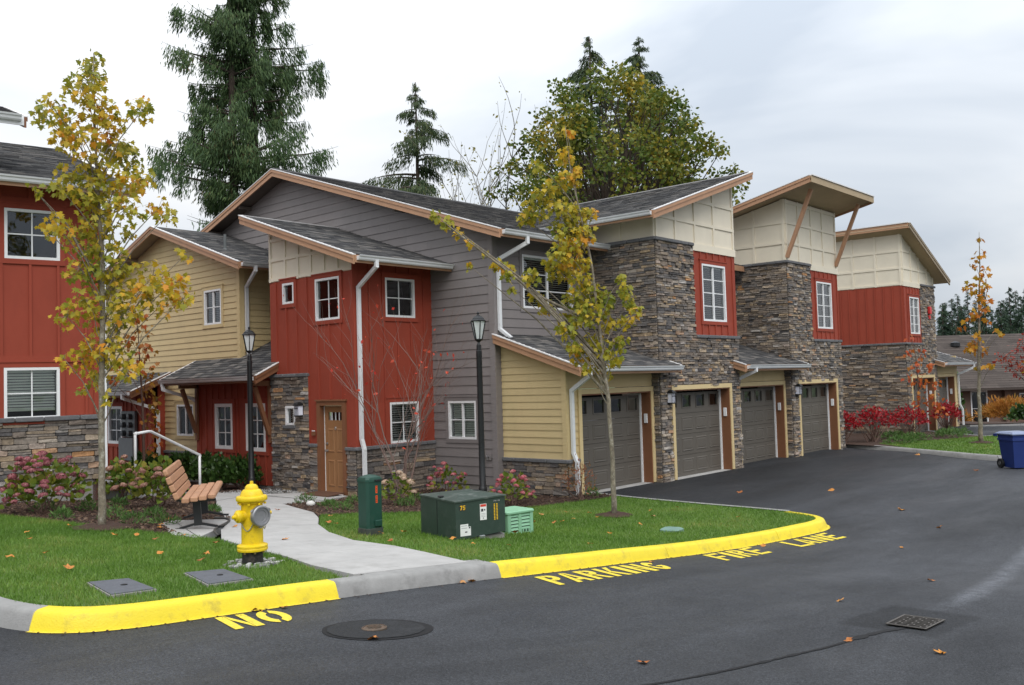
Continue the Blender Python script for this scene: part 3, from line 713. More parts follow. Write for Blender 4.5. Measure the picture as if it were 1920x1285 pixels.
downspout(B1, [(12.72, 15.05, 5.12), (12.72, 15.05, 4.98), (12.78, 15.74, 4.60), (12.78, 15.74, 1.3), (12.78, 15.66, 1.08), (12.78, 15.66, .06)])
# tan wing
fw_ = FX(13.1); ww, lw = (21.78, 4.2, 22.63, 5.13), (23.27, 1.22, 24.16, 2.08)
wt = lambda y: 5.66+.333*(min(y, 49.4-y)-20.3)-.15
lap_wall(B1, fw_, [(20.92, .8), (28.5, .8), (28.5, wt(28.5)), (24.7, wt(24.7)), (20.92, wt(20.92))], [ww, lw, (18, 0, 22.45, 2.9), (24.85, 0, 30, 2.6)], tan_s, .157)
window(B1, fw_, *ww, 2, 2, .05, casing=tan_s, blinds=(.0, .25)); window(B1, fw_, *lw, 2, 1, .05, casing=tan_s)
stone_wall(B1, fw_, rect(22.45, .0, 24.85, .72), [], caps=[(22.45, 24.85, .72, .075)], vis=.4)
lap_wall(B1, FY(20.92), rect(13.1, 3.1, 15.0, 5.70), [], tan_s, .157)
board(B1, fw_, 20.89, 3.0, 21.02, 5.75, tan_s, 'corner_board', 0, .04)
board(B1, FY(20.92), 13.07, 3.0, 13.2, 5.7, tan_s, 'corner_board', 0, .038)
lvw = 4.4*sqrt(1+sl4*sl4)
roof(B1, (12.7, 20.3, 5.66), (1, 0, 0), (0, 1, sl4), 2.35, lvw, soffit=soffit_m, rake0=brown_t, fascia=brown_t)
roof(B1, (12.7, 29.1, 5.66), (1, 0, 0), (0, -1, sl4), 2.35, lvw, soffit=soffit_m, rake0=brown_t)
for y in (21.6, 22.9, 26.4, 27.5): z = wt(y); MB().box((12.74, y-.04, z-.1), (13.08, y+.04, z-.01)).build('lookout', soffit_m, B1)
gutter(B1, (12.74, 20.27, 5.65), (15.0, 20.27, 5.65), (0, -1, 0))
downspout(B1, [(13.12, 20.22, 5.58), (13.12, 20.22, 5.45), (13.24, 20.83, 5.1), (13.24, 20.83, 3.5), (13.2, 20.7, 3.36)])
MB().lathe((13.29, 21.9, 6.1), [(.1, 0), (.05, .12), (.038, .13), (.038, .5)], 12).build('vent_pipe', mat('grey_pipe', (.12, .13, .13), .6), B1)
MB().bbox((14.3, 21.5, 6.0), (14.55, 21.75, 6.14), .04).build('roof_vent', black_m, B1)
# porch: red wall with two windows under a shed roof
fp = FX(12.75); p1, p2 = (20.75, .95, 21.58, 2.10), (19.29, .93, 20.15, 2.10)
batten_wall(B1, fp, rect(18.95, .12, 22.45, 2.92), [p1, p2], red_s, .3, .08)
for p in (p1, p2): window(B1, fp, *p, 2, 3, 0, casing=red_s, fwid=.085)
board(B1, fp, 22.36, .12, 22.48, 2.9, red_s, 'corner_board', 0, .035)
MB(fp).box((18.95, -.3, -.1), (22.45, .12, -.01)).build('foundation', found_m, B1)
wall_sheet(B1, Frame((0, 22.45, 0), (1, 0, 0), (0, 1, 0)), rect(12.75, .1, 13.1, 2.9), [], red_s)
sp = .478; sq = sqrt(1+sp*sp)
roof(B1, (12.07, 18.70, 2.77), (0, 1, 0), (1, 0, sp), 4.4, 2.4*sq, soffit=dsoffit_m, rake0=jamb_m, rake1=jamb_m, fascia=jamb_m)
gutter(B1, (12.05, 18.72, 2.76), (12.05, 23.08, 2.76), (-1, 0, 0))
for y in (22.41, 19.05):
    mb = MB(); mb.bar((12.2, y, 2.58), (12.74, y, 2.58), .1, .12); mb.bar((12.70, y, 1.15), (12.70, y, 2.64), .1, .08, up=(1, 0, 0)); mb.bar((12.28, y, 2.5), (12.66, y, 1.35), .09, .09, up=(0, 1, 0)); mb.build('porch_bracket', jamb_m, B1)
downspout(B1, [(12.02, 22.95, 2.65), (12.02, 22.9, 2.5), (12.66, 22.6, 2.25), (12.69, 22.5, 2.2)])
# meter closet
batten_wall(B1, fp, rect(24.85, .12, 29.2, 2.72), [(26.71, .95, 27.61, 2.06)], red_s, .3, .1)
window(B1, fp, 26.71, .95, 27.61, 2.06, 2, 3, 0, casing=red_s, fwid=.08)
wall_sheet(B1, FY(24.85), [(12.75, .1), (13.1, .1), (13.1, 2.9), (12.75, 2.72)], [], red_s, 'board_wall')
roof(B1, (11.95, 24.55, 2.50), (0, 1, 0), (1, 0, .44), 4.7, 1.3*1.0925, soffit=dsoffit_m, rake0=jamb_m, fascia=jamb_m)
gutter(B1, (11.93, 24.57, 2.49), (11.93, 29.2, 2.49), (-1, 0, 0))
downspout(B1, [(11.88, 24.9, 2.4), (11.88, 24.9, 2.3), (12.62, 24.74, 2.02), (12.82, 24.74, 1.9), (12.82, 24.74, .1)])
mb = MB(fp); mb.bbox((25.72, .5, .03), (26.6, 1.15, .2), .015); mb.bbox((25.75, 1.17, .03), (26.58, 1.92, .12), .015); ms_ = mb.build('electric_meters', mat('meter_grey', (.14, .15, .155), .5, .1), B1)
for i in range(2):
    for j in range(3): MB().lathe(fp(25.95+i*.4, 1.28+j*.24, .12), [(.085, 0), (.085, .05), (.075, .11), (.0, .115)], 14, (-1, 0, 0)).build('meter', mat('meter_glass', (.06, .065, .07), .15), ms_)
wall_lantern(fe, 17.75, 1.82, 'black wall lantern on the stone beside the brown front door')
wall_lantern(FY(YT), 18.86, 1.84, 'black wall lantern on the stone pillar between first and second garage')
wall_lantern(FY(YT), 25.86, 1.84, 'black wall lantern on the stone pillar between third and fourth garage')

# ------------------------------------------------------------------ the next townhouse to the right
B2 = thing('townhouse', 'farther townhouse with red corner, stone base and slanted roof behind red bushes', 'building', (35.45, 11.82, 0))
tower_common(B2, 35.45, 39.0, 35.98, 38.42, 37.3, (36.05, 3.82, 37.1, 5.22), flip=True)
stone_wall(B2, FX(35.45), rect(YT, -.1, 16.6, 3.40), [], caps=[(YT-.06, 16.6, 3.40, .08)], row=(.05, .11), ln=(.15, .5))
batten_wall(B2, FX(35.45), rect(YT, 3.48, 16.6, 5.62), [], red_s, .33, .05)
panel_wall(B2, FX(35.45), [(YT, 5.62), (16.6, 5.62), (16.6, 7.62), (YT, 7.62)], (YT+.05, 12.79, 13.67, 14.6, 15.5), (5.68, 6.28, 6.92), cream_s)
panel_wall(B2, FY(YT), [(35.45, 5.78), (39.0, 5.78), (39.0, 6.12), (35.45, 7.58)], (35.52, 36.4, 37.3, 38.2, 38.95), (6.28, 6.92), cream_s)
board(B2, FY(YT), 35.43, 5.60, 37.3, 5.785, cream_s, 'belt_board', 0, .04)
sl5 = .41
roof(B2, (39.5, 11.35, 6.02), (0, 1, 0), (-1, 0, sl5), 6.0, 4.5*sqrt(1+sl5*sl5), soffit=tsoff, rake0=soffit_m, top=brown_t, sh=False)
lean_to(B2, 39.0, 42.3, 39.35, 41.75, 38.72, 42.75)
downspout(B2, [(42.5, 11.37, 2.66), (42.5, 11.37, 2.5), (42.22, 11.95, 2.2), (42.22, 11.92, .9), (42.28, 11.84, .7), (42.28, 11.84, .05)])
stone_wall(B2, FY(YL), rect(41.9, -.02, 42.3, .7), [], caps=[(41.9, 42.36, .70, .08)])
wall_sheet(B2, Frame((42.3, 0, 0), (0, 1, 0), (1, 0, 0)), rect(YL, 0, 17, 3), [], tan_s)
wall_sheet(B2, Frame((39.0, 0, 0), (0, 1, 0), (1, 0, 0)), rect(YT, 0, 17, 6), [], cream_s)
mb = MB(FY(YT)); mb.bbox((38.08, 4.62, .03), (38.3, 4.92, .14), .03); mb.bbox((38.12, 4.42, .03), (38.26, 4.58, .1), .02); mb.build('fire_alarm_bell', mat('alarm_red', (.55, .03, .03), .4), B2)

# ------------------------------------------------------------------ the house at the left edge, turned eleven degrees
th = radians(-11); du = Vector((cos(th), sin(th), 0)); dn = Vector((sin(th), -cos(th), 0))
q0 = Vector((6.21, 17.46, 0)); q0 = q0 - du*2.77          # u measured as in the survey
FB = Frame(q0, du, dn)
B3 = thing('townhouse', 'red house with stone base at the left edge behind the young maple', 'building', tuple(FB(4.33, .6, 0)))
uw, lw2 = (2.78, 4.89, 3.68, 5.79), (2.76, 2.03, 3.66, 2.95)
stone_wall(B3, FB, rect(2.4, .88, 4.33, 1.98), [], caps=[(1.2, 4.38, 1.98, .085)], row=(.055, .12), ln=(.18, .48), vis=2)
stone_wall(B3, FB, rect(.6, .88, 2.4, 1.98), [], row=(.06, .13), ln=(.2, .5), vis=.001)
batten_wall(B3, FB, rect(.6, 2.07, 4.33, 6.25), [uw, lw2], red_s, .46, .29)
board(B3, FB, .6, 3.04, 4.34, 3.16, red_s, 'belt_board', 0, .035)
board(B3, FB, .6, 5.9, 4.34, 6.0, red_s, 'belt_board', 0, .035)
window(B3, FB, *uw, 2, 2, 0, casing=red_s); window(B3, FB, *lw2, 2, 2, 0, casing=red_s, blinds=(.14, .85))
board(B3, FB, 4.24, 2.07, 4.36, 6.2, red_s, 'corner_board', 0, .035)
MB(FB).box((.6, .2, -.1), (4.33, .88, .0)).build('foundation', found_m, B3)
FB2 = Frame(FB(4.33, 0, 0), -dn, du)
wall_sheet(B3, FB2, [(0, .2), (8, .2), (8, 6.2), (0, 6.2)], [], red_s)
stone_wall(B3, FB2, rect(.0, .7, 3, 1.98), [], vis=.001, row=(.06, .13), ln=(.2, .5), caps=[(-.05, 3, 1.98, .085)])
sl6 = .333; eo = FB(.4, 6.24, .62)
roof(B3, eo, du, -dn+Vector((0, 0, sl6)), 4.45, 6.5*sqrt(1+sl6*sl6), soffit=dsoffit_m, rake1=jamb_m, fascia=brown_t)
gutter(B3, eo+dn*.03, eo+dn*.03+du*4.4, dn)
downspout(B3, [FB(4.42, 6.1, .62), FB(4.42, 5.98, .62), FB(4.40, 5.6, .07), FB(4.40, 1.0, .07)], m=white_m)
# corner of the higher roof and a low eave reaching in from the left
hr = FB(2.98, 7.36, .45)
roof(B3, hr-du*3.0, du, -dn+Vector((0, 0, sl6)), 3.05, 2.2, soffit=dsoffit_m, rake1=jamb_m, fascia=white_m)
gutter(B3, hr-du*3.0+dn*.03, hr+dn*.03, dn)
wall_sheet(B3, FB, rect(-.8, 6.1, 2.3, 7.3), [], red_s)
finish_stones({B1.name: 300, B3.name: 240})

# ------------------------------------------------------------------ ground, road, kerbs, paths, beds
def inside(poly, x, y):
    c = False
    for (x0, y0), (x1, y1) in zip(poly, poly[1:]+poly[:1]):
        if (y0 > y) != (y1 > y) and x < (x1-x0)*(y-y0)/(y1-y0)+x0: c = not c
    return c
def resample(pts, step, closed=False):
    out_ = []; P_ = pts+[pts[0]] if closed else pts
    for a, b in zip(P_, P_[1:]):
        n = max(1, int(math.dist(a, b)/step))
        out_ += [(a[0]+(b[0]-a[0])*i/n, a[1]+(b[1]-a[1])*i/n) for i in range(n)]
    if not closed: out_.append(pts[-1])
    return out_
def smooth(pts, it=2, closed=False):
    for _ in range(it):
        q = [] if closed else [pts[0]]
        n = len(pts)
        for i in range(n if closed else n-1):
            a, b = pts[i], pts[(i+1) % n]
            q += [(a[0]*.75+b[0]*.25, a[1]*.75+b[1]*.25), (a[0]*.25+b[0]*.75, a[1]*.25+b[1]*.75)]
        if not closed: q.append(pts[-1])
        pts = q
    return pts
def sheet(name, poly, m, off=0., step=.5, zf=None, rough=0., parent=None, thick=0.):
    zf = zf or (lambda x, y: zg(x)); B = resample(poly, step, True); n = len(B)
    xs = [p[0] for p in poly]; ys = [p[1] for p in poly]; V = [Vector(p) for p in B]
    x = min(xs)+step/2
    while x < max(xs):
        y = min(ys)+step/2
        while y < max(ys):
            a, c = x+random.uniform(-.2, .2)*step, y+random.uniform(-.2, .2)*step
            if inside(poly, a, c) and min((a-p[0])**2+(c-p[1])**2 for p in B) > (.4*step)**2: V.append(Vector((a, c)))
            y += step
        x += step
    r = delaunay_2d_cdt(V, [(i, (i+1) % n) for i in range(n)], [], 1, 1e-5)
    vs = [(p.x, p.y, zf(p.x, p.y)+off+(random.uniform(-rough, rough) if rough and i >= n else 0)) for i, p in enumerate(r[0])]; fs = [tuple(f) for f in r[2]]
    if thick:
        k = len(vs); B2_ = [(i, (i+1) % n) for i in range(n)]
        vs += [(p[0], p[1], p[2]-thick) for p in vs[:n]]
        fs += [(a, b, k+b, k+a) for a, b in B2_]
    me = D.meshes.new(name); me.from_pydata(vs, [], fs); me.update()
    return link(name, me, m, parent, True)
# asphalt: even dark grey, with worn lighter drifts and a fresher drive
def asphalt():
    m = D.materials.new('asphalt'); m.use_nodes = True; t = m.node_tree; N = t.nodes.new; K = t.links.new; b = t.nodes['Principled BSDF']
    ge = N('ShaderNodeNewGeometry'); pos = ge.outputs['Position']
    def noise(sc, det=5, ro=.6, vec=None, dist=0):
        n = N('ShaderNodeTexNoise'); n.inputs['Scale'].default_value = sc; n.inputs['Detail'].default_value = det; n.inputs['Roughness'].default_value = ro; n.inputs['Distortion'].default_value = dist; K(vec or pos, n.inputs['Vector']); return n.outputs['Fac']
    def ramp(src, a, c, lo, hi):
        r = N('ShaderNodeMapRange'); r.inputs[1].default_value = a; r.inputs[2].default_value = c; r.inputs[3].default_value = lo; r.inputs[4].default_value = hi; K(src, r.inputs[0]); return r.outputs[0]
    def mulf(a, c):
        q = N('ShaderNodeMath'); q.operation = 'MULTIPLY'; K(a, q.inputs[0]); K(c, q.inputs[1]); return q.outputs[0]
    mp_ = N('ShaderNodeMapping'); mp_.inputs['Scale'].default_value = (.35, 1.1, 1); mp_.inputs['Rotation'].default_value = (0, 0, radians(20)); K(pos, mp_.inputs['Vector'])
    f = mulf(ramp(noise(.55, 4, .6, mp_.outputs[0], .8), .32, .7, .78, 1.5), ramp(noise(75, 3, .85), .32, .68, .35, 1.75))
    f = mulf(f, ramp(noise(2.3, 5), .3, .7, .9, 1.12))
    f = mulf(f, ramp(noise(40, 4, .85), .36, .64, .6, 1.45))
    # pale silt trail washed towards the drain
    def dot3(v, off):
        sb = N('ShaderNodeVectorMath'); sb.operation = 'SUBTRACT'; K(pos, sb.inputs[0]); sb.inputs[1].default_value = off
        dt = N('ShaderNodeVectorMath'); dt.operation = 'DOT_PRODUCT'; K(sb.outputs[0], dt.inputs[0]); dt.inputs[1].default_value = v; return dt.outputs['Value']
    ab = N('ShaderNodeMath'); ab.operation = 'ABSOLUTE'; K(dot3((-.09, .996, 0), (9.0, 2.78, 0)), ab.inputs[0])
    silt = mulf(mulf(ramp(ab.outputs[0], .02, .17, 1, 0), ramp(dot3((.996, .09, 0), (9.0, 2.78, 0)), -.1, .8, 0, 1)), ramp(noise(6, 6, .7), .35, .65, .25, 1))
    si = N('ShaderNodeMath'); si.operation = 'MULTIPLY_ADD'; si.inputs[1].default_value = 1.7; si.inputs[2].default_value = 1; K(silt, si.inputs[0]); f = mulf(f, si.outputs[0])
    # asphalt re-laid around the drain: darker, with soft uneven edges
    wb_ = N('ShaderNodeVectorMath'); wb_.operation = 'MULTIPLY_ADD'; nv = N('ShaderNodeTexNoise'); nv.inputs['Scale'].default_value = 5; K(pos, nv.inputs['Vector'])
    sbv = N('ShaderNodeVectorMath'); sbv.operation = 'SUBTRACT'; K(nv.outputs['Color'], sbv.inputs[0]); sbv.inputs[1].default_value = (.5, .5, .5)
    K(sbv.outputs[0], wb_.inputs[0]); wb_.inputs[1].default_value = (.16, .16, 0); K(pos, wb_.inputs[2]); sxx = N('ShaderNodeSeparateXYZ'); K(wb_.outputs[0], sxx.inputs[0])
    pm = mulf(mulf(ramp(sxx.outputs['X'], 7.60, 7.70, 0, 1), ramp(sxx.outputs['X'], 8.88, 9.0, 1, 0)), mulf(ramp(sxx.outputs['Y'], 2.40, 2.46, 0, 1), ramp(sxx.outputs['Y'], 3.18, 3.25, 1, 0)))
    pk = N('ShaderNodeMath'); pk.operation = 'MULTIPLY_ADD'; pk.inputs[1].default_value = -.38; pk.inputs[2].default_value = 1; K(pm, pk.inputs[0]); f = mulf(f, pk.outputs[0])
    # the drive in front of the garages was laid later: darker
    sx = N('ShaderNodeSeparateXYZ'); K(pos, sx.inputs[0])
    dv = mulf(ramp(sx.outputs['Y'], 7.6, 9.2, 0, 1), ramp(sx.outputs['X'], 14.5, 16, 0, 1))
    inv = N('ShaderNodeMath'); inv.operation = 'MULTIPLY_ADD'; inv.inputs[1].default_value = -.45; inv.inputs[2].default_value = 1; K(dv, inv.inputs[0])
    f = mulf(f, inv.outputs[0])
    c = N('ShaderNodeMix'); c.data_type = 'RGBA'; c.blend_type = 'MULTIPLY'; c.inputs[0].default_value = 1; c.inputs[6].default_value = (.036, .038, .0425, 1); K(f, c.inputs[7]); K(c.outputs[2], b.inputs['Base Color'])
    K(ramp(noise(.8, 4, .6, mp_.outputs[0], .5), .3, .7, .5, .85), b.inputs['Roughness'])
    b.inputs['Specular IOR Level'].default_value = .28
    bp = N('ShaderNodeBump'); bp.inputs['Strength'].default_value = .8; bp.inputs['Distance'].default_value = .012; K(noise(85, 3, .8), bp.inputs['Height']); K(bp.outputs[0], b.inputs['Normal'])
    return m
asph = asphalt()
gx = sorted(set([-60, -30, -15, -10, 70, 85, 100, 140]+[x*.5 for x in range(-16, 40)]+list(range(20, 64, 2)))); gy = sorted(set([-80, -40, -20, -10, 24, 30, 40, 60, 90]+[y*.5 for y in range(-10, 45)]))
vs = [(x, y, zr(x, y)) for y in gy for x in gx]; nx = len(gx)
road = D.meshes.new('road'); road.from_pydata(vs, [], [(j*nx+i, j*nx+i+1, (j+1)*nx+i+1, (j+1)*nx+i) for j in range(len(gy)-1) for i in range(nx-1)]); road.update()
road = struct(link('road', road, asph, None, True))
tm = mat('field', (.06, .09, .03), .95, .3, .2)
gd = struct(MB().add([(-600, -600, -2.2), (900, -600, -2.2), (900, 900, -2.2), (-600, 900, -2.2)], [(0, 1, 2, 3)]).build('ground', tm))
# kerb line along the road (foot of the kerb)
KERB = [(-5, 16.0), (-.5, 15.2), (1.6, 13.2), (2.6, 11), (2.72, 9.6), (2.66, 8.6), (2.66, 7.95), (2.76, 7.45), (3.0, 7.13), (3.35, 6.99), (3.8, 6.94), (5.35, 6.87), (6.3, 6.80), (7.25, 6.70), (8.5, 6.60), (9.7, 6.57), (11.2, 6.58), (12.7, 6.52), (14.0, 6.40), (14.6, 6.32), (15.0, 6.36), (15.33, 6.58), (15.52, 6.95), (15.6, 7.3)]
def kerb_piece(path, m, name, h=.145, w=.19, top=None, parent=None, zf=zg):
    n = len(path); prof = [(0, -.02), (.012, .03), (.045, h-.035), (.06, h-.012), (.085, h), (w, h+.004), (w+.01, -.05)]; vs = []; k = len(prof)
    for i in range(n):
        a, b = path[max(0, i-1)], path[min(n-1, i+1)]; dx, dy = b[0]-a[0], b[1]-a[1]; l = math.hypot(dx, dy); nx_, ny_ = -dy/l, dx/l
        for (s_, z) in prof: x, y = path[i][0]+nx_*s_, path[i][1]+ny_*s_; vs.append((x, y, zf(path[i][0])-.14+z))
    fs = [(i*k+j, (i+1)*k+j, (i+1)*k+j+1, i*k+j+1) for i in range(n-1) for j in range(k-1)]+[tuple(range(k)), tuple((n-1)*k+j for j in range(k))[::-1]]
    me = D.meshes.new(name); me.from_pydata(vs, [], fs); me.update(); o = link(name, me, m, parent, 35); return o
def offs(path, d):
    o = []
    for i in range(len(path)):
        a, b = path[max(0, i-1)], path[min(len(path)-1, i+1)]; dx, dy = b[0]-a[0], b[1]-a[1]; l = math.hypot(dx, dy); o.append((path[i][0]-dy/l*d, path[i][1]+dx/l*d))
    return o
kp = resample(smooth(KERB, 2), .12)
def seg(pred): return [p for p in kp if pred(p)]
def along(path, lens):
    res = []; cur = [path[0]]; acc = 0; gi = 0
    for a, b in zip(path, path[1:]):
        acc += math.dist(a, b); cur.append(b)
        if acc >= lens[gi % len(lens)]: res.append(cur); cur = [(b[0]+(b[0]-a[0])*.06, b[1]+(b[1]-a[1])*.06)]; acc = 0; gi += 1
    if len(cur) > 2: res.append(cur)
    return res
i_y0 = min(range(len(kp)), key=lambda i: math.dist(kp[i], (2.82, 7.38))); i_y1 = min(range(len(kp)), key=lambda i: math.dist(kp[i], (5.35, 6.87))); i_y2 = min(range(len(kp)), key=lambda i: math.dist(kp[i], (7.25, 6.70)))
KB = struct(thing('kerb', '', '', (8, 6.7, zg(8)-.14))); del KB['label'], KB['category']
for pth in along(kp[:i_y0+1], [3.0]): kerb_piece(pth, kerb_m, 'kerb_stone', parent=KB)
for pth in along(kp[i_y0:i_y1+1], [9]): kerb_piece(pth, yell_m, 'kerb_stone', parent=KB)
i_a = i_y1+3
kerb_piece(kp[i_y1:i_a+1], kerb_m, 'kerb_stone', parent=KB); kerb_piece(kp[i_a:i_y2+1], kerb_m, 'kerb_stone', w=.40, parent=KB)
for pth in along(kp[i_y2:], [3.05, 2.95, 3.0, 9]): kerb_piece(pth, yell_m, 'kerb_stone', parent=KB)
def paintline(path, w0, w1, nm, m=ypaint_m):
    a, b = offs(path, w0), offs(path, w1); n = len(path)
    me = D.meshes.new(nm); me.from_pydata([(x, y, zr(x, y)+.004) for x, y in a]+[(x, y, zr(x, y)+.004) for x, y in b], [], [(i, i+1, n+i+1, n+i) for i in range(n-1)]); me.update(); return link(nm, me, m, road)
paintline(kp[i_y0:i_y1+1], -.035, .02, 'paint_edge'); paintline(kp[i_y2:], -.035, .02, 'paint_edge')
# flush edging along the drive
DE = smooth([(15.6, 7.3), (15.66, 8.0), (15.70, 8.9), (15.78, 10.0), (15.9, 11.0), (16.1, 11.9)], 1)
ep = resample(DE, .2); a_, b_ = offs(ep, .0), offs(ep, .13); n = len(ep)
me = D.meshes.new('edging'); me.from_pydata([(x, y, zr(x, y)-.05) for x, y in a_]+[(x, y, zg(x)+.012) for x, y in a_]+[(x, y, zg(x)+.012) for x, y in b_], [], [(i, i+1, n+i+1, n+i) for i in range(n-1)]+[(n+i, n+i+1, 2*n+i+1, 2*n+i) for i in range(n-1)]); me.update(); struct(link('edging', me, kerb_m))
inner = offs(kp, .185)
# lawns
walkL = [(5.50, 7.03), (5.66, 7.9), (5.88, 8.6), (5.98, 9.4), (6.17, 10.4)]
LAWN1 = [p for p in resample(inner[:i_y1-1], .4)]+walkL+[(6.14, 11.1), (5.99, 11.6), (5.76, 12.74), (5.62, 13.97), (5.45, 14.8), (5.30, 15.6), (4.6, 17.0), (2.2, 18), (-2, 18.5), (-5, 17.5)]
walkR = [(7.20, 7.08), (7.34, 7.95), (7.45, 8.59), (7.43, 9.35), (7.77, 10.3), (8.3, 11.25), (8.95, 12.12)]
LAWN2 = [p for p in resample(inner[i_y2:], .4)][:-1]+offs(ep, .13)[:-3]+[(15.3, 11.32), (14.6, 11.5), (13.68, 11.66), (12.6, 11.95), (11.93, 12.22), (11.13, 12.53), (10.26, 12.68), (9.35, 12.62)]+walkR[::-1]
lawn1 = struct(sheet('lawn', LAWN1, grassb_m, -.005, .5)); lawn2 = struct(sheet('lawn', LAWN2, grassb_m, -.005, .5))
VA, VB = [(3.63, 8.33), (3.99, 8.28), (3.90, 7.58), (3.49, 7.57)], [(4.50, 8.24), (4.90, 8.19), (4.78, 7.49), (4.31, 7.47)]
NOGRASS = [VA, VB, [(5.37+.2*cos(i), 8.42+.2*sin(i)) for i in np.linspace(0, 6.28, 12)], [(8.55, 8.65), (9.30, 8.46), (9.52, 9.36), (8.78, 9.54)], [(9.82, 8.88), (10.28, 8.82), (10.33, 9.25), (9.87, 9.3)], [(12.1, 7.55), (12.44, 7.55), (12.44, 7.85), (12.1, 7.85)]]
def blades(name, poly, dens, parent, hgt=(.025, .055), wid=.009, zf=zg, view=True):
    xs = [p[0] for p in poly]; ys = [p[1] for p in poly]; n = int((max(xs)-min(xs))*(max(ys)-min(ys))*dens)
    pts = RNG.uniform((min(xs), min(ys)), (max(xs), max(ys)), (n, 2)); poly_ = np.array(poly); c = np.zeros(n, bool)
    for p, q in zip(poly_, np.roll(poly_, -1, 0)):
        with np.errstate(divide='ignore', invalid='ignore'): t = ((p[1] > pts[:, 1]) != (q[1] > pts[:, 1])) & (pts[:, 0] < (q[0]-p[0])*(pts[:, 1]-p[1])/(q[1]-p[1])+p[0])
        c ^= t
    if view:   # only where the photograph (or a step to its side) looks
        ang = np.arctan2(pts[:, 1], pts[:, 0]); c &= (ang < YAW+radians(36)) & (ang > YAW-radians(36))
    for ex in NOGRASS: 
        lo, hi = np.array(ex).min(0), np.array(ex).max(0); near = c & (pts > lo).all(1) & (pts < hi).all(1)
        for i in np.nonzero(near)[0]:
            if inside(ex, *pts[i]): c[i] = False
    pts = pts[c]; n = len(pts); z = np.array([zf(x) for x in pts[:, 0]])
    a = RNG.uniform(0, 2*pi, n); h = RNG.uniform(*hgt, n); w = wid*RNG.uniform(.6, 1.3, n); ln = h*RNG.uniform(.1, .9, n); b = RNG.uniform(0, 2*pi, n)
    P0 = np.c_[pts, z-.005]; dv = np.c_[np.cos(a)*w/2, np.sin(a)*w/2, 0*a]; tip = np.c_[np.cos(b)*ln, np.sin(b)*ln, h]
    V = np.stack([P0-dv, P0+dv, P0+tip], 1).reshape(-1, 3); me = D.meshes.new(name); me.vertices.add(3*n); me.vertices.foreach_set('co', V.ravel())
    me.loops.add(3*n); me.loops.foreach_set('vertex_index', np.arange(3*n)); me.polygons.add(n); me.polygons.foreach_set('loop_start', np.arange(n)*3); me.polygons.foreach_set('loop_total', np.full(n, 3)); me.update(); me.validate()
    return link(name, me, blade_m, parent, kind='stuff')
o = blades('grass', LAWN1, 2600, None); tag(o, 'short mown grass of the lawn left of the concrete path', 'grass')
o = blades('grass', LAWN2, 1500, None, wid=.011); tag(o, 'short mown grass of the lawn between path and garage drive', 'grass')
# concrete path in slabs
SL = [((5.64, 7.12), (7.12, 7.02)), ((5.71, 7.9), (7.33, 7.95)), ((5.89, 8.6), (7.44, 8.59)), ((5.99, 9.4), (7.42, 9.35)), ((6.19, 10.4), (7.76, 10.3)), ((6.75, 11.35), (8.29, 11.25)), ((7.4, 12.2), (8.94, 12.12)), ((8.0, 13.4), (9.52, 13.05)), ((8.65, 14.7), (9.92, 14.15)), ((9.5, 16.1), (10.3, 15.1))]
PATH = struct(thing('path', '', '', (7, 10, zg(7)))); del PATH['label'], PATH['category']
def slab(q, name='slab', m=conc_m, off=.012, th=.1):
    (a, b, c, d) = [Vector(p) for p in q]; N_ = 6; ctr = (a+b+c+d)/4; a, b, c, d = [ctr+(p-ctr)*.9925 for p in (a, b, c, d)]
    vs = []; fs = []
    for j in range(N_+1):
        for i in range(N_+1):
            s_, t = i/N_, j/N_; p = (a*(1-s_)+b*s_)*(1-t)+(d*(1-s_)+c*s_)*t; vs.append((p.x, p.y, zg(p.x)+off))
    k = N_+1; fs = [(j*k+i, j*k+i+1, (j+1)*k+i+1, (j+1)*k+i) for j in range(N_) for i in range(N_)]
    ring = [i for i in range(k)]+[j*k+N_ for j in range(1, k)]+[N_*k+i for i in range(N_-1, -1, -1)]+[j*k for j in range(N_-1, 0, -1)]
    n0 = len(vs); vs += [(vs[i][0], vs[i][1], vs[i][2]-th) for i in ring]; fs += [(ring[i], ring[(i+1) % len(ring)], n0+(i+1) % len(ring), n0+i) for i in range(len(ring))]
    me = D.meshes.new(name); me.from_pydata(vs, [], fs); me.update(); return link(name, me, m, PATH)
for (l0, r0_), (l1, r1_) in zip(SL, SL[1:]): slab((l0, r0_, r1_, l1))
slab(((9.5, 16.1), (10.3, 15.1), (11.45, 15.35), (11.2, 17.6))); slab(((11.46, 15.36), (12.55, 15.95), (12.6, 17.3), (11.22, 17.6)), off=.03)
slab(((9.52, 16.14), (11.2, 17.65), (12.1, 19.3), (10.9, 18.6)))
slab(((6.10, 10.75), (6.60, 11.28), (7.75, 12.62), (6.9, 12.9))), slab(((5.98, 11.2), (6.08, 10.76), (6.88, 12.88), (6.5, 12.6)))
# mulched beds
BEDR = [(9.1, 12.35), (9.35, 12.66), (10.26, 12.72), (11.13, 12.57), (11.93, 12.26), (12.6, 11.98), (13.68, 11.7), (14.6, 11.53), (15.3, 11.36), (15.95, 11.25), (16.0, 12.0), (15.26, 12.05), (15.26, 13.8), (15.06, 13.84), (15.06, 15.8), (12.6, 15.8), (12.55, 15.93), (11.45, 15.33), (10.3, 15.08), (9.93, 14.13), (9.54, 13.03)]
BEDL = [(6.1, 11.15), (6.5, 12.6), (6.88, 12.92), (7.75, 12.66), (8.0, 13.42), (8.64, 14.72), (9.48, 16.12), (10.88, 18.62), (12.1, 19.35), (12.74, 18.98), (12.74, 24.9), (11.5, 29), (8.6, 29), (7.72, 17.2), (5.3, 17.6), (5.3, 15.6), (5.46, 14.8), (5.63, 13.97), (5.77, 12.74), (6.0, 11.6)]
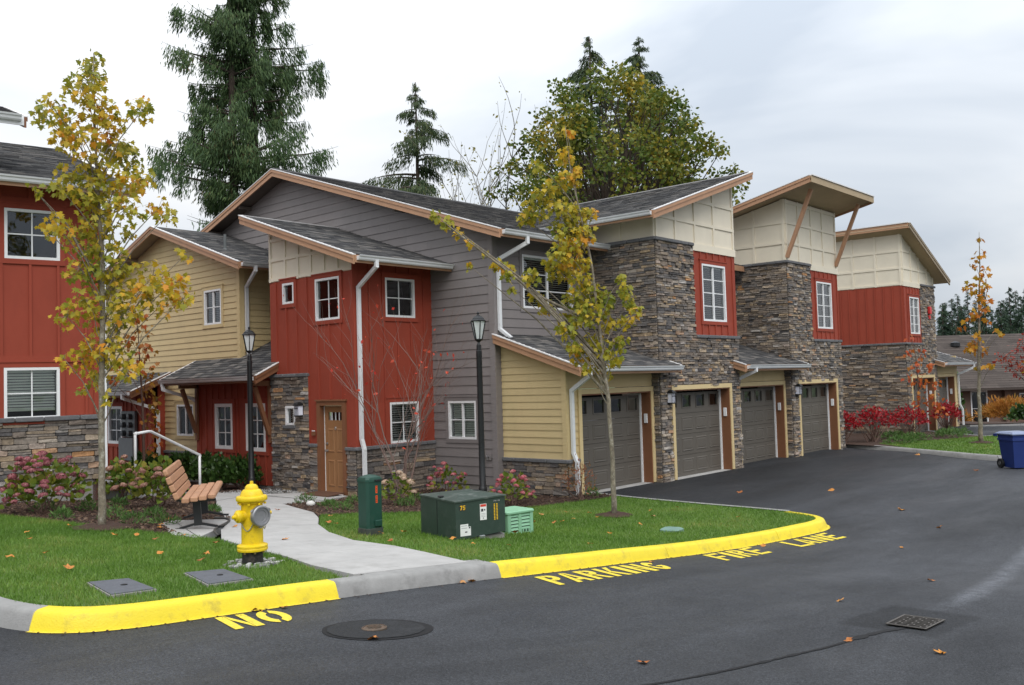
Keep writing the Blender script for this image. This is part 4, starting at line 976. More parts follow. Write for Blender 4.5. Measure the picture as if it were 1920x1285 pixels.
bedr = struct(sheet('mulch_bed', BEDR, mulch_m, -.0, .22, rough=.018)); bedl = struct(sheet('mulch_bed', BEDL, mulch_m, .0, .3, rough=.025))
def chips(poly, n, nm, label, sz=(.012, .04), m=chip_m):
    xs = [p[0] for p in poly]; ys = [p[1] for p in poly]; mb = MB(); k = 0
    while k < n:
        x, y = random.uniform(min(xs), max(xs)), random.uniform(min(ys), max(ys))
        if not inside(poly, x, y): continue
        k += 1; a = random.uniform(0, pi); l = random.uniform(*sz); w = l*random.uniform(.25, .5); ca, sa = cos(a), sin(a); z = zg(x)+random.uniform(0, .02); t = random.uniform(-.4, .4)*l
        mb.add([(x+ca*l-sa*w, y+sa*l+ca*w, z+t), (x-ca*l-sa*w, y-sa*l+ca*w, z-t), (x-ca*l+sa*w, y-sa*l-ca*w, z-t), (x+ca*l+sa*w, y+sa*l-ca*w, z+t), (x, y, z+.012+abs(t))], [(0, 1, 4), (1, 2, 4), (2, 3, 4), (3, 0, 4)])
    o = mb.build(nm, m, kind='stuff'); tag(o, label, 'mulch' if m is chip_m else 'gravel'); return o
chips([p for p in BEDL if p[1] < 20], 5000, 'bark_mulch', 'brown bark chips covering the bed behind the bench')
chips(BEDR, 3500, 'bark_mulch', 'brown bark chips in the bed along the grey wall')
chips([(10.9, 18.3), (12.6, 17.5), (12.7, 18.9), (12.1, 19.2)], 500, 'gravel', 'grey gravel strip at the foot of the entry stone wall', (.012, .025), gravel_m)
# right-hand island: kerb, lawn, bed
K2 = smooth([(40, 4.0), (34, 5.2), (28.6, 6.2), (27.6, 6.75), (27.75, 7.3), (28.8, 9.1), (29.8, 10.9), (30.3, 11.9), (30.6, 12.5)], 1)
k2 = resample(K2, .3)[::-1]
for pth in along(k2, [3.0]): kerb_piece(pth, kerb_m, 'kerb_stone', h=.14, parent=KB)
i2 = offs(k2, .19)
ISL = i2+[(41.5, 5.2), (39, 7.2), (36.2, 8.6), (34.9, 9.3), (33, 10.2), (30.9, 11.4)]
ISL = [(30.9, 11.3), (29.4, 9.8), (28.9, 8.9), (28.15, 7.55), (28.0, 7.0), (28.8, 6.5), (34, 5.5), (39.8, 4.4), (40.5, 6.0), (37.5, 7.3), (35.0, 9.1), (33.2, 9.9)]
lawn3 = struct(sheet('lawn', ISL, grassb_m, -.004, .6)); o = blades('grass', ISL, 450, None, wid=.02, hgt=(.03, .06)); tag(o, 'grass of the far island lawn under the thin autumn tree', 'grass')
BED3 = [(30.45, 12.3), (30.1, 11.3), (29.45, 9.9), (30.9, 11.25), (33.2, 9.9), (35.0, 9.1), (36.0, 10.3), (37.4, 11.7), (35.4, 11.8), (35.4, 17), (29.5, 17), (29.5, 12.4)]
BED3 = [(29.4, 12.3), (30.3, 12.2), (29.55, 10.1), (30.9, 11.3), (33.2, 9.95), (35.0, 9.15), (36.1, 10.4), (37.5, 11.75), (35.5, 11.8), (35.4, 16.5), (29.4, 16.5)]
bed3 = struct(sheet('mulch_bed', BED3, mulch_m, .0, .5, rough=.03))
D2 = resample([(37.5, 11.75), (36.1, 10.4), (35.0, 9.15), (37.5, 7.3), (40.5, 6.0)], .3); a_, b_ = offs(D2, -.02), offs(D2, -.14); n = len(D2)
me = D.meshes.new('edging'); me.from_pydata([(x, y, zg(x)-.06) for x, y in b_]+[(x, y, zg(x)+.02) for x, y in b_]+[(x, y, zg(x)+.02) for x, y in a_], [], [(i, i+1, n+i+1, n+i) for i in range(n-1)]+[(n+i, n+i+1, 2*n+i+1, 2*n+i) for i in range(n-1)]); me.update(); struct(link('edging', me, kerb_m))
# far planting strip with kerb beyond the second drive
FAR = [(42.4, 12.3), (44.0, 12.3), (41.9, 11.3), (41.0, 10.4), (45, 9.0), (60, 6.5), (62, 14), (50, 18), (42.5, 18)]
FAR = [(43.0, 12.4), (42.3, 11.5), (43.5, 10.6), (52, 8.0), (60, 6.4), (62, 14), (50, 18), (43, 18)]
bed4 = struct(sheet('mulch_bed', FAR, mulch_m, .05, 1.2, rough=.04))
fk = resample([(60, 6.3), (52, 7.9), (43.4, 10.5), (42.1, 11.5), (42.9, 12.5)], .4)
for pth in along(fk, [4.0]): kerb_piece(pth, kerb_m, 'kerb_stone', h=.17, parent=KB)
MB().bbox((45.2, 8.4, zr(45, 8)), (46.9, 8.55, zr(45, 8)+.1), .03).build('wheel_stop', white_m, road)

# ------------------------------------------------------------------ painted words: NO PARKING FIRE LANE (stencil letters)
T_ = .3
def stroke(p, q, w=T_):
    dx, dy = q[0]-p[0], q[1]-p[1]; l = math.hypot(dx, dy); nx_, ny_ = -dy/l*w/2, dx/l*w/2
    return [(p[0]+nx_, p[1]+ny_), (p[0]-nx_, p[1]-ny_), (q[0]-nx_, q[1]-ny_), (q[0]+nx_, q[1]+ny_)]
R_ = lambda a, b, c, d: [(a, b), (c, b), (c, d), (a, d)]
def arc(cx, cy, rx, ry, a0, a1, n=7, w=T_):
    o = []
    for i in range(n):
        t0, t1 = radians(a0+(a1-a0)*i/n), radians(a0+(a1-a0)*(i+1)/n)
        o.append([(cx+rx*cos(t0), cy+ry*sin(t0)), (cx+rx*cos(t1), cy+ry*sin(t1)), (cx+(rx-w)*cos(t1), cy+(ry-w*.75)*sin(t1)), (cx+(rx-w)*cos(t0), cy+(ry-w*.75)*sin(t0))])
    return o
bowl = lambda y0, y1: [R_(.34, y1-.17, .5, y1), R_(.34, y0, .5, y0+.17)]+arc(.5, (y0+y1)/2, .42, (y1-y0)/2, -84, 84)
GLY = {
 'N': [R_(0, 0, T_, 1), R_(1-T_, 0, 1, 1), [(T_+.02, 1), (T_+.04, 1), (.70-.02, .32), (.70-.02, 0), (.66, 0), (T_+.02, .68)]],
 'O': arc(.5, .5, .5, .5, 100, 255, 9)+arc(.5, .5, .5, .5, -80, 75, 9),
 'P': [R_(0, 0, T_, 1)]+bowl(.42, 1),
 'A': [[(0, 0), (.28, 0), (.53, 1), (.34, 1)], [(.72, 0), (1, 0), (.66, 1), (.56, 1), (.555, .7)], [(.37, .2), (.66, .2), (.62, .36), (.41, .36)]],
 'R': [R_(0, 0, T_, 1)]+bowl(.46, 1)+[[(.42, .42), (.66, .44), (1, 0), (.70, 0)]],
 'K': [R_(0, 0, T_, 1), [(.34, .46), (.50, .46), (1, 1), (.70, 1)], [(.40, .44), (.60, .56), (1, 0), (.70, 0)]],
 'I': [R_(.36, 0, .64, 1)],
 'G': arc(.5, .5, .5, .5, 40, 180, 8)+arc(.5, .5, .5, .5, 186, 350, 9)+[R_(.55, .38, 1, .52)],
 'F': [R_(0, 0, T_, 1), R_(.34, .83, 1, 1), R_(.34, .42, .85, .59)],
 'E': [R_(0, 0, T_, 1), R_(.34, .83, 1, 1), R_(.34, .42, .85, .59), R_(.34, 0, 1, .17)],
 'L': [R_(0, .0, T_, 1), R_(T_, 0, 1, .17)]}
def word(txt, bl, tl, br, gap=.2):
    bl, tl, br = Vector(bl), Vector(tl), Vector(br); n = len(txt); wid = [(.45 if c == 'I' else 1) for c in txt]; tot = sum(wid)+gap*(n-1)-.16*txt.count('A'); U = (br-bl)/tot; V_ = tl-bl; x = 0
    for c, w in zip(txt, wid):
        if c == 'A': x -= .16      # close the gap before an A
        vs = []; fs = []
        for poly in GLY[c]:
            k = len(vs)
            for (a, b) in poly:
                aa = (a-.36)/.28*.45*.9 if c == 'I' else a
                p = bl+U*(x+aa)+V_*b; vs.append((p.x, p.y, zr(p.x, p.y)+.005))
            fs.append(tuple(range(k, len(vs))))
        me = D.meshes.new('painted_letter'); me.from_pydata(vs, [], fs); me.update(); link('painted_letter', me, ypaint_m, road); x += w+gap
word('NO', (3.90, 6.37), (4.01, 6.86), (4.46, 6.33), .2)
word('PARKING', (7.38, 5.98), (7.58, 6.50), (9.50, 5.92))
word('FIRE', (10.77, 5.95), (11.03, 6.46), (12.11, 5.97))
word('LANE', (12.94, 5.92), (13.15, 6.38), (14.25, 5.77))

# damp leaf litter and grit gathered along the kerb foot
mb = MB()
for i in range(420):
    j = random.randrange(i_y0, len(kp)-4); x, y = kp[j]; a, b = kp[j], kp[j+1]; dx, dy = b[0]-a[0], b[1]-a[1]; l = math.hypot(dx, dy); k = -abs(random.gauss(0, .05))-.02; x, y = x-dy/l*k, y+dx/l*k; s_ = random.uniform(.004, .016); t = random.uniform(0, 6.28); z = zr(x, y)+.006
    mb.add([(x+s_*cos(t), y+s_*sin(t), z), (x+s_*.6*cos(t+1.8), y+s_*.6*sin(t+1.8), z+.004), (x+s_*cos(t+3.3), y+s_*sin(t+3.3), z), (x+s_*.6*cos(t+4.9), y+s_*.6*sin(t+4.9), z+.003)], [(0, 1, 2, 3)])
tag(mb.build('leaf_litter', chip_m, kind='stuff'), 'dark grit and leaf crumbs along the foot of the kerb', 'litter')
# ------------------------------------------------------------------ street things
iron = mat('cast_iron', (.10, .075, .055), .6, .35, 30, metal=.3, bump=.4, bscale=60, dirt=((.22, .12, .07), .8, 18))
# manhole in its round patch, catch basin in its square patch, sealed joint
patch_m = mat('asphalt_patch', (.024, .025, .027), .8, .45, 45, spec=.25, bump=.6, bscale=140, dirt=((.07, .07, .075), .5, 4))
patchd_m = mat('asphalt_tar', (.014, .014, .015), .7, .3, 20, spec=.2)
def disc(c, rx, ry, ang, off, m, nm, parent, seg=40, wob=.0):
    vs = [(c[0], c[1], zr(*c)+off)]
    for i in range(seg):
        t = 2*pi*i/seg; k = 1+random.uniform(-wob, wob); a, b = rx*cos(t)*k, ry*sin(t)*k; x, y = c[0]+a*cos(ang)-b*sin(ang), c[1]+a*sin(ang)+b*cos(ang); vs.append((x, y, zr(x, y)+off))
    me = D.meshes.new(nm); me.from_pydata(vs, [], [(0, i+1, (i+1) % seg+1) for i in range(seg)]); me.update(); return link(nm, me, m, parent)
mc = (4.66, 5.64)
disc((mc[0]+.02, mc[1]-.02), .43, .37, -.6, .004, patchd_m, 'tar_ring', road, wob=.01); disc((mc[0]+.01, mc[1]-.01), .375, .325, -.6, .008, patch_m, 'round_patch', road, wob=.012)
mh = thing('manhole_cover', 'small round rusty valve cover in a round dark asphalt patch', 'manhole', (mc[0], mc[1], zr(*mc)+.008))
mb = MB(); z0 = zr(*mc)+.004; mb.lathe((mc[0], mc[1], z0), [(.098, 0), (.098, .014), (.09, .016), (.088, .010)], 28); mb.build('cover_ring', iron, mh)
mb = MB(); mb.lathe((mc[0], mc[1], z0), [(.084, 0), (.084, .013), (.07, .017), (.0, .017)], 24); cv = mb.build('lid', iron, mh)
mb = MB()
for i in range(-2, 3): mb.box((mc[0]-.055+abs(i)*.012, mc[1]+i*.024-.005, z0+.016), (mc[0]+.055-abs(i)*.012, mc[1]+i*.024+.005, z0+.023))
mb.build('lid_ribs', iron, cv)
gq = [(7.86, 2.89), (8.42, 2.93), (8.45, 2.59), (7.88, 2.57)]
pq = [(7.66, 3.24), (8.95, 3.28), (8.98, 2.40), (7.58, 2.42)]
sg = thing('storm_grate', 'rectangular cast iron storm drain grate set in the asphalt', 'drain grate', (8.15, 2.74, zr(8.15, 2.74)))
def gp_(s_, t, off=.0):
    a, b, c, d = [Vector(p) for p in gq]; p = (a*(1-s_)+b*s_)*(1-t)+(d*(1-s_)+c*s_)*t; return (p.x, p.y, zr(p.x, p.y)+off)
def gbar(mb, s0, t0, s1, t1, o0=.0125, o1=.019): mb.add([gp_(s0, t0, o0), gp_(s1, t0, o0), gp_(s1, t1, o0), gp_(s0, t1, o0), gp_(s0, t0, o1), gp_(s1, t0, o1), gp_(s1, t1, o1), gp_(s0, t1, o1)], [(4, 5, 6, 7), (0, 1, 5, 4), (1, 2, 6, 5), (2, 3, 7, 6), (3, 0, 4, 7)])
gi = mat('grate_iron', (.10, .09, .08), .6, .25, 30, metal=.3)
mb = MB(); gbar(mb, 0, 0, 1, 1, .012, .016); mb.build('pit_shade', mat('pit_shade_black', (.003, .003, .003), .9, spec=0.), sg)  # thin black slab below the bars paints the shade of the drain
mb = MB(); 
for a in ((0, 0, 1, .05), (0, .95, 1, 1), (0, .05, .03, .95), (.97, .05, 1, .95)): gbar(mb, *a)
mb.build('grate_frame', gi, sg)
for i in range(9):
    s_ = .03+.94*(i+.5)/9; mb = MB(); gbar(mb, s_-.014, .05, s_+.014, .95, .0162, .0185); 
    for j in range(3):
        t = .2+.3*j+(.1 if i % 2 else 0); gbar(mb, s_, t-.014, s_+.1, t+.014, .0162, .018)
    mb.build('grate_bar', gi, sg)
CR = smooth([(4.6, 3.35), (4.9, 3.23), (5.35, 3.11), (5.83, 3.02), (6.3, 2.95), (6.69, 2.88), (7.09, 2.86), (7.5, 2.83), (7.86, 2.74)], 2)
cp = resample(CR, .05); n = len(cp); tar = []
for i, (x, y) in enumerate(cp):
    k = .010+.012*random.random()+(.03*random.random() if x > 7.1 else 0); tar.append(((x, y+k), (x, y-k)))
me = D.meshes.new('tar_joint'); me.from_pydata([(p[0], p[1], zr(*p)+.0045) for q in tar for p in q], [], [(2*i, 2*i+2, 2*i+3, 2*i+1) for i in range(n-1)]); me.update(); link('tar_joint', me, patchd_m, road)
# hydrant
H = Vector((5.37, 8.42, zg(5.37)))
hy = thing('fire_hydrant', 'yellow fire hydrant with a grey hose cap beside the path', 'hydrant', H)
hyel = mat('hydrant_yellow', (.76, .53, .01), .42, .08, 8, bump=.3, bscale=70, dirt=((.36, .21, .03), .5, 17))
def hl(prof, nm, m=hyel, c=(0, 0, 0), ax=(0, 0, 1), seg=28, par=hy, sm=40): return MB().lathe(H+Vector(c), prof, seg, ax).build(nm, m, par, sm)
hl([(.105, -.05), (.105, .13), (.11, .14)], 'standpipe', mat('black_pipe', (.025, .024, .023), .7, .4, 14, bump=.4, dirt=((.14, .11, .09), .6, 16)))
fl = hl([(.11, .135), (.152, .138), (.155, .15), (.155, .165), (.15, .172), (.155, .176), (.155, .192), (.148, .198), (.118, .203), (.11, .21)], 'base_flange')
for i in range(8):
    t = 2*pi*(i+.5)/8; c = H+Vector((.133*cos(t), .133*sin(t), .118)); MB().lathe(c, [(.012, 0), (.012, .02), (.02, .02), (.02, .036)], 6).build('bolt', mat('bolt_brass', (.3, .22, .08), .4, metal=.5), fl)
hl([(.11, .20), (.108, .36), (.108, .60), (.114, .625)], 'barrel')
bf = hl([(.112, .615), (.125, .625), (.125, .635), (.15, .645), (.158, .655), (.158, .685), (.15, .695), (.118, .70)], 'bonnet_flange')
for i in range(8):
    t = 2*pi*i/8; c = H+Vector((.135*cos(t), .135*sin(t), .612)); MB().lathe(c, [(.014, 0), (.014, .02)], 6).build('bolt', hyel, bf)
bn = hl([(.118, .69), (.115, .71), (.10, .745), (.085, .76), (.07, .765), (.068, .775), (.062, .795), (.045, .812), (.02, .818), (.018, .82)], 'bonnet')
MB().lathe(H+Vector((0, 0, .818)), [(.02, 0), (.018, .03), (.0, .032)], 5).build('operating_nut', hyel, bn)
nz = hl([(.085, .06), (.08, .12), (.09, .125), (.092, .135)], 'pumper_nozzle', c=(0, 0, .50), ax=(0, -1, 0))
gcap = mat('storz_cap', (.30, .30, .31), .38, .15, 20, metal=.6)
MB().lathe(H+Vector((0, 0, .50)), [(.104, .13), (.108, .14), (.108, .175), (.10, .185), (.088, .186), (.084, .172), (.062, .170), (.058, .162), (.0, .16)], 32, (0, -1, 0)).build('hose_cap', gcap, nz, 35)
for i in range(3):
    t = 2*pi*i/3+.5; MB().bar(H+Vector((.105*cos(t), -.158, .5+.105*sin(t))), H+Vector((.122*cos(t), -.158, .5+.122*sin(t))), .03, .03).build('cap_lug', gcap, nz)
for sx in (-1, 1):
    sn = hl([(.06, .08), (.055, .125), (.062, .13), (.066, .138), (.066, .168), (.05, .178), (.045, .19), (.022, .195), (.02, .225), (.012, .23)], 'side_nozzle', c=(0, 0, .50), ax=(sx, 0, 0))
for sx in (-1, 1):      # chain of each side cap
    cp_ = [H+Vector((sx*(.15-.10*q), -.03-.08*q, .44-.09*sin(pi*q))) for q in np.linspace(0, 1, 9)]
    MB().tube(cp_, .006, 5).build('chain', MATS['steel'], hy)
mb = MB()
for i in range(130):
    a = random.uniform(0, 2*pi); rd = random.uniform(.10, .27)*(1.35 if abs(cos(a-.6)) > .6 else 1); x, y = H.x+rd*cos(a), H.y+rd*sin(a); s_ = random.uniform(.012, .026); k = len(mb.v)
    mb.bbox((x-s_, y-s_*.8, zg(x)-.012), (x+s_, y+s_*.8, zg(x)+s_*random.uniform(.7, 1.3)), s_*.5)
tag(mb.build('gravel', gravel_m, kind='stuff'), 'ring of grey pebbles round the hydrant foot', 'gravel')
# lamp posts
def lamp_post(x, y, h, label):
    z = zg(x); t = thing('lamp_post', label, 'street lamp', (x, y, z), 'lamp posts'); c = Vector((x, y, z))
    MB().lathe(c, [(.115, 0), (.115, .04), (.095, .06), (.085, .30), (.078, .33), (.066, .35), (.062, 1.2), (.058, h-.92), (.06, h-.91), (.06, h-.80), (.05, h-.79), (.048, h-.68), (.03, h-.66), (.022, h-.6)], 20).build('pole', black_m, t, 40)
    mb = MB(); b0 = h-.56; b1 = h-.20
    mb.lathe(c, [(.03, h-.62), (.055, h-.60), (.075, h-.58), (.085, b0)], 8); k0, k1 = .075, .15
    for i in range(6):
        a = 2*pi*i/6; d0, d1 = Vector((cos(a), sin(a), 0)), None; mb.bar(c+d0*k0+Vector((0, 0, b0)), c+d0*k1+Vector((0, 0, b1)), .018, .018)
    mb.lathe(c, [(.165, b1-.005), (.17, b1+.01), (.14, b1+.03), (.125, b1+.06), (.085, b1+.095), (.04, b1+.115), (.03, b1+.125), (.018, b1+.13), (.016, b1+.145), (.03, b1+.155), (.032, b1+.17), (.016, b1+.185), (.0, b1+.2)], 6)
    lf = mb.build('lantern', black_m, t)
    gm = mat('lantern_glass', (.72, .76, .76), .25, .06)
    for i in range(6):
        a0, a1 = 2*pi*i/6, 2*pi*(i+1)/6; p = [c+Vector((cos(a)*r_, sin(a)*r_, zz)) for a, r_, zz in ((a0, k0-.008, b0), (a1, k0-.008, b0), (a1, k1-.008, b1), (a0, k1-.008, b1))]
        MB().add(p, [(0, 1, 2, 3)]).build('lantern_pane', gm, lf)
lamp_post(11.9, 18.65, 3.80, 'black lamp post behind the hydrant, by the porch windows')
lamp_post(13.44, 12.8, 3.86, 'black lamp post in front of the grey wall window')
# bench
bd = Vector((.558, .830, 0)).normalized(); bf_ = Vector((.830, -.558, 0)).normalized(); bc = Vector((6.92, 12.17, 0)); bz = zg(6.75)+.012
bn_ = thing('park_bench', 'wood slatted park bench on black legs beside the path', 'bench', (bc.x, bc.y, bz))
slat_m = mat('bench_slat', (.44, .235, .135), .55, .16, 5, bump=.2, bscale=50, island=.05, stretch=(1, 1, 6))
def bpt(l, f_, z): return bc+bd*l+bf_*f_+Vector((0, 0, bz+z))
class BF:
    def __init__(s, o, a, b, c): s.o, s.a, s.b, s.c = o, a, b, c
    def __call__(s, x, y, z): return s.o+s.a*x+s.b*y+s.c*z
L2 = .92
for i, f_ in enumerate((-.12, -.01, .10, .215)):
    mb = MB(BF(bpt(0, f_, .40+.012*i), bd, bf_, Vector((0, 0, 1)))); mb.bbox((-L2, -.048, 0), (L2, .05, .062 if i < 3 else .07), .012 if i < 3 else .026); mb.build('seat_slat', slat_m, bn_)
bu = (Vector((0, 0, 1))*.93-bf_*.37).normalized(); bw_ = (bf_*.93+Vector((0, 0, 1))*.37).normalized()
for i in range(4):
    o = bpt(0, -.21, .42)+bu*(.03+i*.112); mb = MB(BF(o, bd, bu, bw_)); mb.bbox((-L2, 0, -.03), (L2, .098, .032), .012 if i < 3 else .024); mb.build('back_slat', slat_m, bn_)
for l in (-.62, .62):
    mb = MB(); mb.bar(bpt(l, .02, .06), bpt(l, .0, .40), .10, .07, up=bd); mb.build('leg', black_m, bn_)
    mb = MB(); mb.bar(bpt(l, .02, .09), bpt(l, .27, .03), .05, .03); mb.bar(bpt(l, .26, .025), bpt(l, .36, .02), .05, .025); mb.bar(bpt(l, .02, .09), bpt(l, -.22, .03), .05, .03); mb.bar(bpt(l, -.21, .025), bpt(l, -.28, .02), .05, .025); mb.build('foot', black_m, bn_)
    mb = MB(); mb.bar(bpt(l, -.18, .385), bpt(l, .25, .395), .04, .03); mb.bar(bpt(l, -.18, .385), bpt(l, -.24, .42), .04, .03); q = bpt(l, -.235, .40); mb.bar(q, q+bu*.44, .04, .02, up=bd); mb.build('seat_bracket', black_m, bn_)
# irrigation hose along the pad
hp = [(7.72, 12.75), (7.86, 12.55), (7.80, 12.2), (7.45, 11.75), (7.05, 11.25), (6.72, 10.95), (6.5, 10.7)]
hp = smooth([(7.5, 12.78), (7.62, 12.72), (7.56, 12.42), (7.2, 11.95), (6.78, 11.5), (6.5, 11.1), (6.33, 10.72)], 2)
tag(MB().tube([(x, y, zg(x)+.028) for x, y in hp], .016, 8).build('garden_hose', mat('hose', (.07, .068, .062), .5), None, True), 'dark hose lying along the joint between bench pad and path', 'hose')
# utility pedestal
pc = Vector((8.10, 9.83, zg(8.1))); pd = thing('utility_pedestal', 'tall narrow dark green utility pedestal with orange stickers', 'utility box', pc)
pgm = mat('pedestal_green', (.012, .055, .038), .45, .1, 6, dirt=((.06, .085, .07), .3, 9))
a = radians(-6); px_, py_ = Vector((cos(a), sin(a), 0)), Vector((-sin(a), cos(a), 0)); PF = BF(pc, px_, py_, Vector((0, 0, 1)))
def octo(mb, h, e, z): return [(-h+e, -h, z), (h-e, -h, z), (h, -h+e, z), (h, h-e, z), (h-e, h, z), (-h+e, h, z), (-h, h-e, z), (-h, -h+e, z)]
def stack(mb, lv):
    k = len(mb.v)
    for h, e_, z in lv: mb.v += [tuple(mb.P(p)) for p in octo(mb, h, e_, z)]
    for j in range(len(lv)-1):
        for i in range(8): mb.f.append((k+j*8+i, k+j*8+(i+1) % 8, k+j*8+8+(i+1) % 8, k+j*8+8+i))
    mb.f.append(tuple(k+(len(lv)-1)*8+i for i in range(8))); return mb
stack(MB(PF), [(.135, .035, -.05), (.135, .035, .09), (.13, .035, .095)]).build('base', mat('pedestal_base', (.045, .055, .045), .8, .3, 12, dirt=((.12, .09, .07), .6, 8)), pd)
bdy = stack(MB(PF), [(.128, .035, .08), (.128, .035, .72), (.124, .035, .725)]).build('body', pgm, pd)
stack(MB(PF), [(.134, .036, .715), (.134, .036, .745), (.12, .04, .775), (.06, .03, .80), (.01, .004, .808)]).build('cap', pgm, pd, 30)
om = mat('orange_sticker', (.75, .09, .015), .5)
for z0_, z1_ in ((.56, .66), (.43, .53)):
    st = MB(PF).box((.005, -.130, z0_), (.035, -.1275, z1_)).build('sticker', om, pd)
    mb = MB(PF)
    for i in range(4): zz = z0_+.015+i*.022; mb.box((.012, -.1312, zz), (.028, -.1302, zz+.012))
    mb.build('sticker_print', mat('sticker_ink', (.25, .02, .01), .5), st)
mb = MB(PF); mb.bbox((-.02, -.155, .12), (.09, -.126, .20), .01); mb.build('lock_boss', pgm, pd); MB(PF).box((-.01, -.15, .722), (.09, -.134, .742)).build('lid_lip', black_m, pd)
# transformer on its pad
tcn = Vector((8.55, 8.65, 0)); ta = radians(-14); tu, tv = Vector((cos(ta), sin(ta), 0)), Vector((-sin(ta), cos(ta), 0)); tz = zg(8.9)-.03; TF = BF(Vector((tcn.x, tcn.y, tz)), tu*1.15, tv*1.2, Vector((0, 0, 1.06)))
tr = thing('transformer_box', 'large dark green transformer cabinet numbered 75 on a concrete pad', 'utility box', (tcn.x, tcn.y, tz))
tgm = mat('transformer_green', (.028, .05, .038), .5, .14, 5, bump=.12, bscale=20, dirt=((.075, .09, .078), .5, 6))
MB(TF).bbox((.03, .04, -.12), (.70, .80, .055), .015).build('pad', found_m, tr)
TH = .53
tb = MB(TF).add([(0, 0, .05), (.68, 0, .085), (.68, .78, .085), (0, .78, .0), (0, .0, TH-.02), (.68, 0, TH), (.68, .78, TH), (0, .78, TH-.0)], [(0, 1, 5, 4), (1, 2, 6, 5), (2, 3, 7, 6), (3, 0, 4, 7), (3, 2, 1, 0)]).build('cabinet', tgm, tr)
tlid = mat('transformer_lid', (.045, .068, .055), .42, .16, 4, dirt=((.25, .26, .24), .5, 7))
lid = MB(TF).add([(-.012, -.012, TH-.022), (.692, -.012, TH), (.692, .792, TH), (-.012, .792, TH-.002), (-.012, -.012, TH-.004), (.692, -.012, TH+.018), (.692, .792, TH+.018), (-.012, .792, TH+.016), (.34, .40, TH+.055)], [(0, 1, 5, 4), (1, 2, 6, 5), (2, 3, 7, 6), (3, 0, 4, 7), (4, 5, 8), (5, 6, 8), (6, 7, 8), (7, 4, 8)]).build('lid', tlid, tr)
for (x, y) in ((.03, .36), (.64, .55)): MB(TF).bbox((x-.03, y-.03, TH+.016), (x+.03, y+.03, TH+.034), .008).build('hinge', black_m, lid)
MB(TF).box((-.004, .40, .02), (-.0005, .405, TH-.03)).build('door_seam', black_m, tb)
def decal(par, u0, v0, u1, v1, m, nm='label_plate', w=-.0025): return MB(TF).box((u0, w, v0), (u1, -.0003, v1)).build(nm, m, par)
wl_ = mat('label_white', (.75, .75, .73), .4, .04); rl_ = mat('label_red', (.6, .05, .03), .4); ink = mat('label_ink', (.03, .03, .035), .5); yl_ = mat('label_yellow', (.75, .45, .02), .4)
wd = decal(tb, .33, .26, .42, .46, wl_, 'warning_label'); decal(wd, .336, .425, .414, .455, rl_, 'label_print', -.0032); decal(wd, .345, .365, .375, .40, ink, 'label_print', -.0032); decal(wd, .385, .375, .402, .395, ink, 'label_print', -.0032); decal(wd, .368, .275, .378, .29, ink, 'label_print', -.0032)
for i in range(3): decal(wd, .345, .30+i*.018, .405, .305+i*.018, mat('label_grey', (.35, .35, .36), .5), 'label_print', -.0032)
ld = decal(tb, .06, .09, .20, .20, wl_, 'paper_label'); decal(ld, .06, .2005, .165, .235, wl_, 'label_print', -.0026); decal(ld, .12, .13, .15, .145, ink, 'label_print', -.0034); decal(ld, .172, .178, .192, .196, ink, 'label_print', -.0034)
for i in range(2): decal(ld, .068, .183+i*.03, .15, .189+i*.03, MATS['label_grey'], 'label_print', -.0034)
def seg7(par, u, v, h, ch, m):
    w = h*.55; t = h*.2; S = {'7': 'abc', '5': 'afgcd', '2': 'abged', '4': 'fgbc', '0': 'abcdef', '1': 'bc', '/': '/', '3': 'abgcd'}[ch]
    R = {'a': (0, h-t, w, h), 'b': (w-t, h/2, w, h), 'c': (w-t, 0, w, h/2), 'd': (0, 0, w, t), 'e': (0, 0, t, h/2), 'f': (0, h/2, t, h), 'g': (0, h/2-t/2, w, h/2+t/2), '/': (w*.4, 0, w*.6, h)}
    mb = MB(TF)
    if ch == '7': mb.box((u, -.0036, v+h-t), (u+w, -.0004, v+h)); mb.add([(u+w-t*1.1, -.0036, v+h-t), (u+w, -.0036, v+h-t), (u+w*.5, -.0036, v), (u+w*.5-t*1.1, -.0036, v)], [(0, 1, 2, 3)]); S = ''
    for c in S: a, b, c2, d = R[c]; mb.box((u+a, -.0036, v+b), (u+c2, -.0004, v+d))
    return mb.build('painted_digit', m, par)
plate = decal(tb, .055, .405, .135, .475, ink, 'number_plate', -.0025)
mbn = seg7(plate, .062, .412, .056, '7', yl_); seg7(plate, .1, .412, .056, '5', yl_)
for i, ch in enumerate('240/120'): seg7(tb, .52+i*.013, .475, .016, ch, MATS['label_grey'])
for cx in (.522, .557):
    for i in range(11): decal(tb, cx, .245+i*.019, cx+.018, .245+i*.019+.012, yl_, 'code_stripe')
MB(TF).bbox((.30, -.03, .035), (.38, -.002, .075), .008).build('padlock', MATS['steel'], tb)
# mint green vented box
mcn = Vector((9.80, 8.86, 0)); ma_ = radians(-8); mu_, mv_ = Vector((cos(ma_), sin(ma_), 0)), Vector((-sin(ma_), cos(ma_), 0)); MF = BF(Vector((mcn.x, mcn.y, zg(10.0)-.02)), mu_, mv_, Vector((0, 0, 1)))
mt = thing('utility_box', 'small mint green louvred utility box beside the transformer', 'utility box', (mcn.x, mcn.y, zg(10.0)-.02))
mg = mat('mint_plastic', (.24, .46, .295), .5, .06, 6, dirt=((.2, .4, .26), .3, 8)); mgd = mat('mint_shadow', (.03, .06, .04), .8)
MB(MF).box((.02, .02, -.05), (.46, .40, .30)).build('core', mgd, mt)
mb = MB(MF)
for x in (.0, .20, .42): mb.bbox((x, -.004, -.04), (x+.06, .03, .30), .006)
for y in (.0, .18, .36): mb.bbox((-.004, y, -.04), (.03, y+.06, .30), .006)
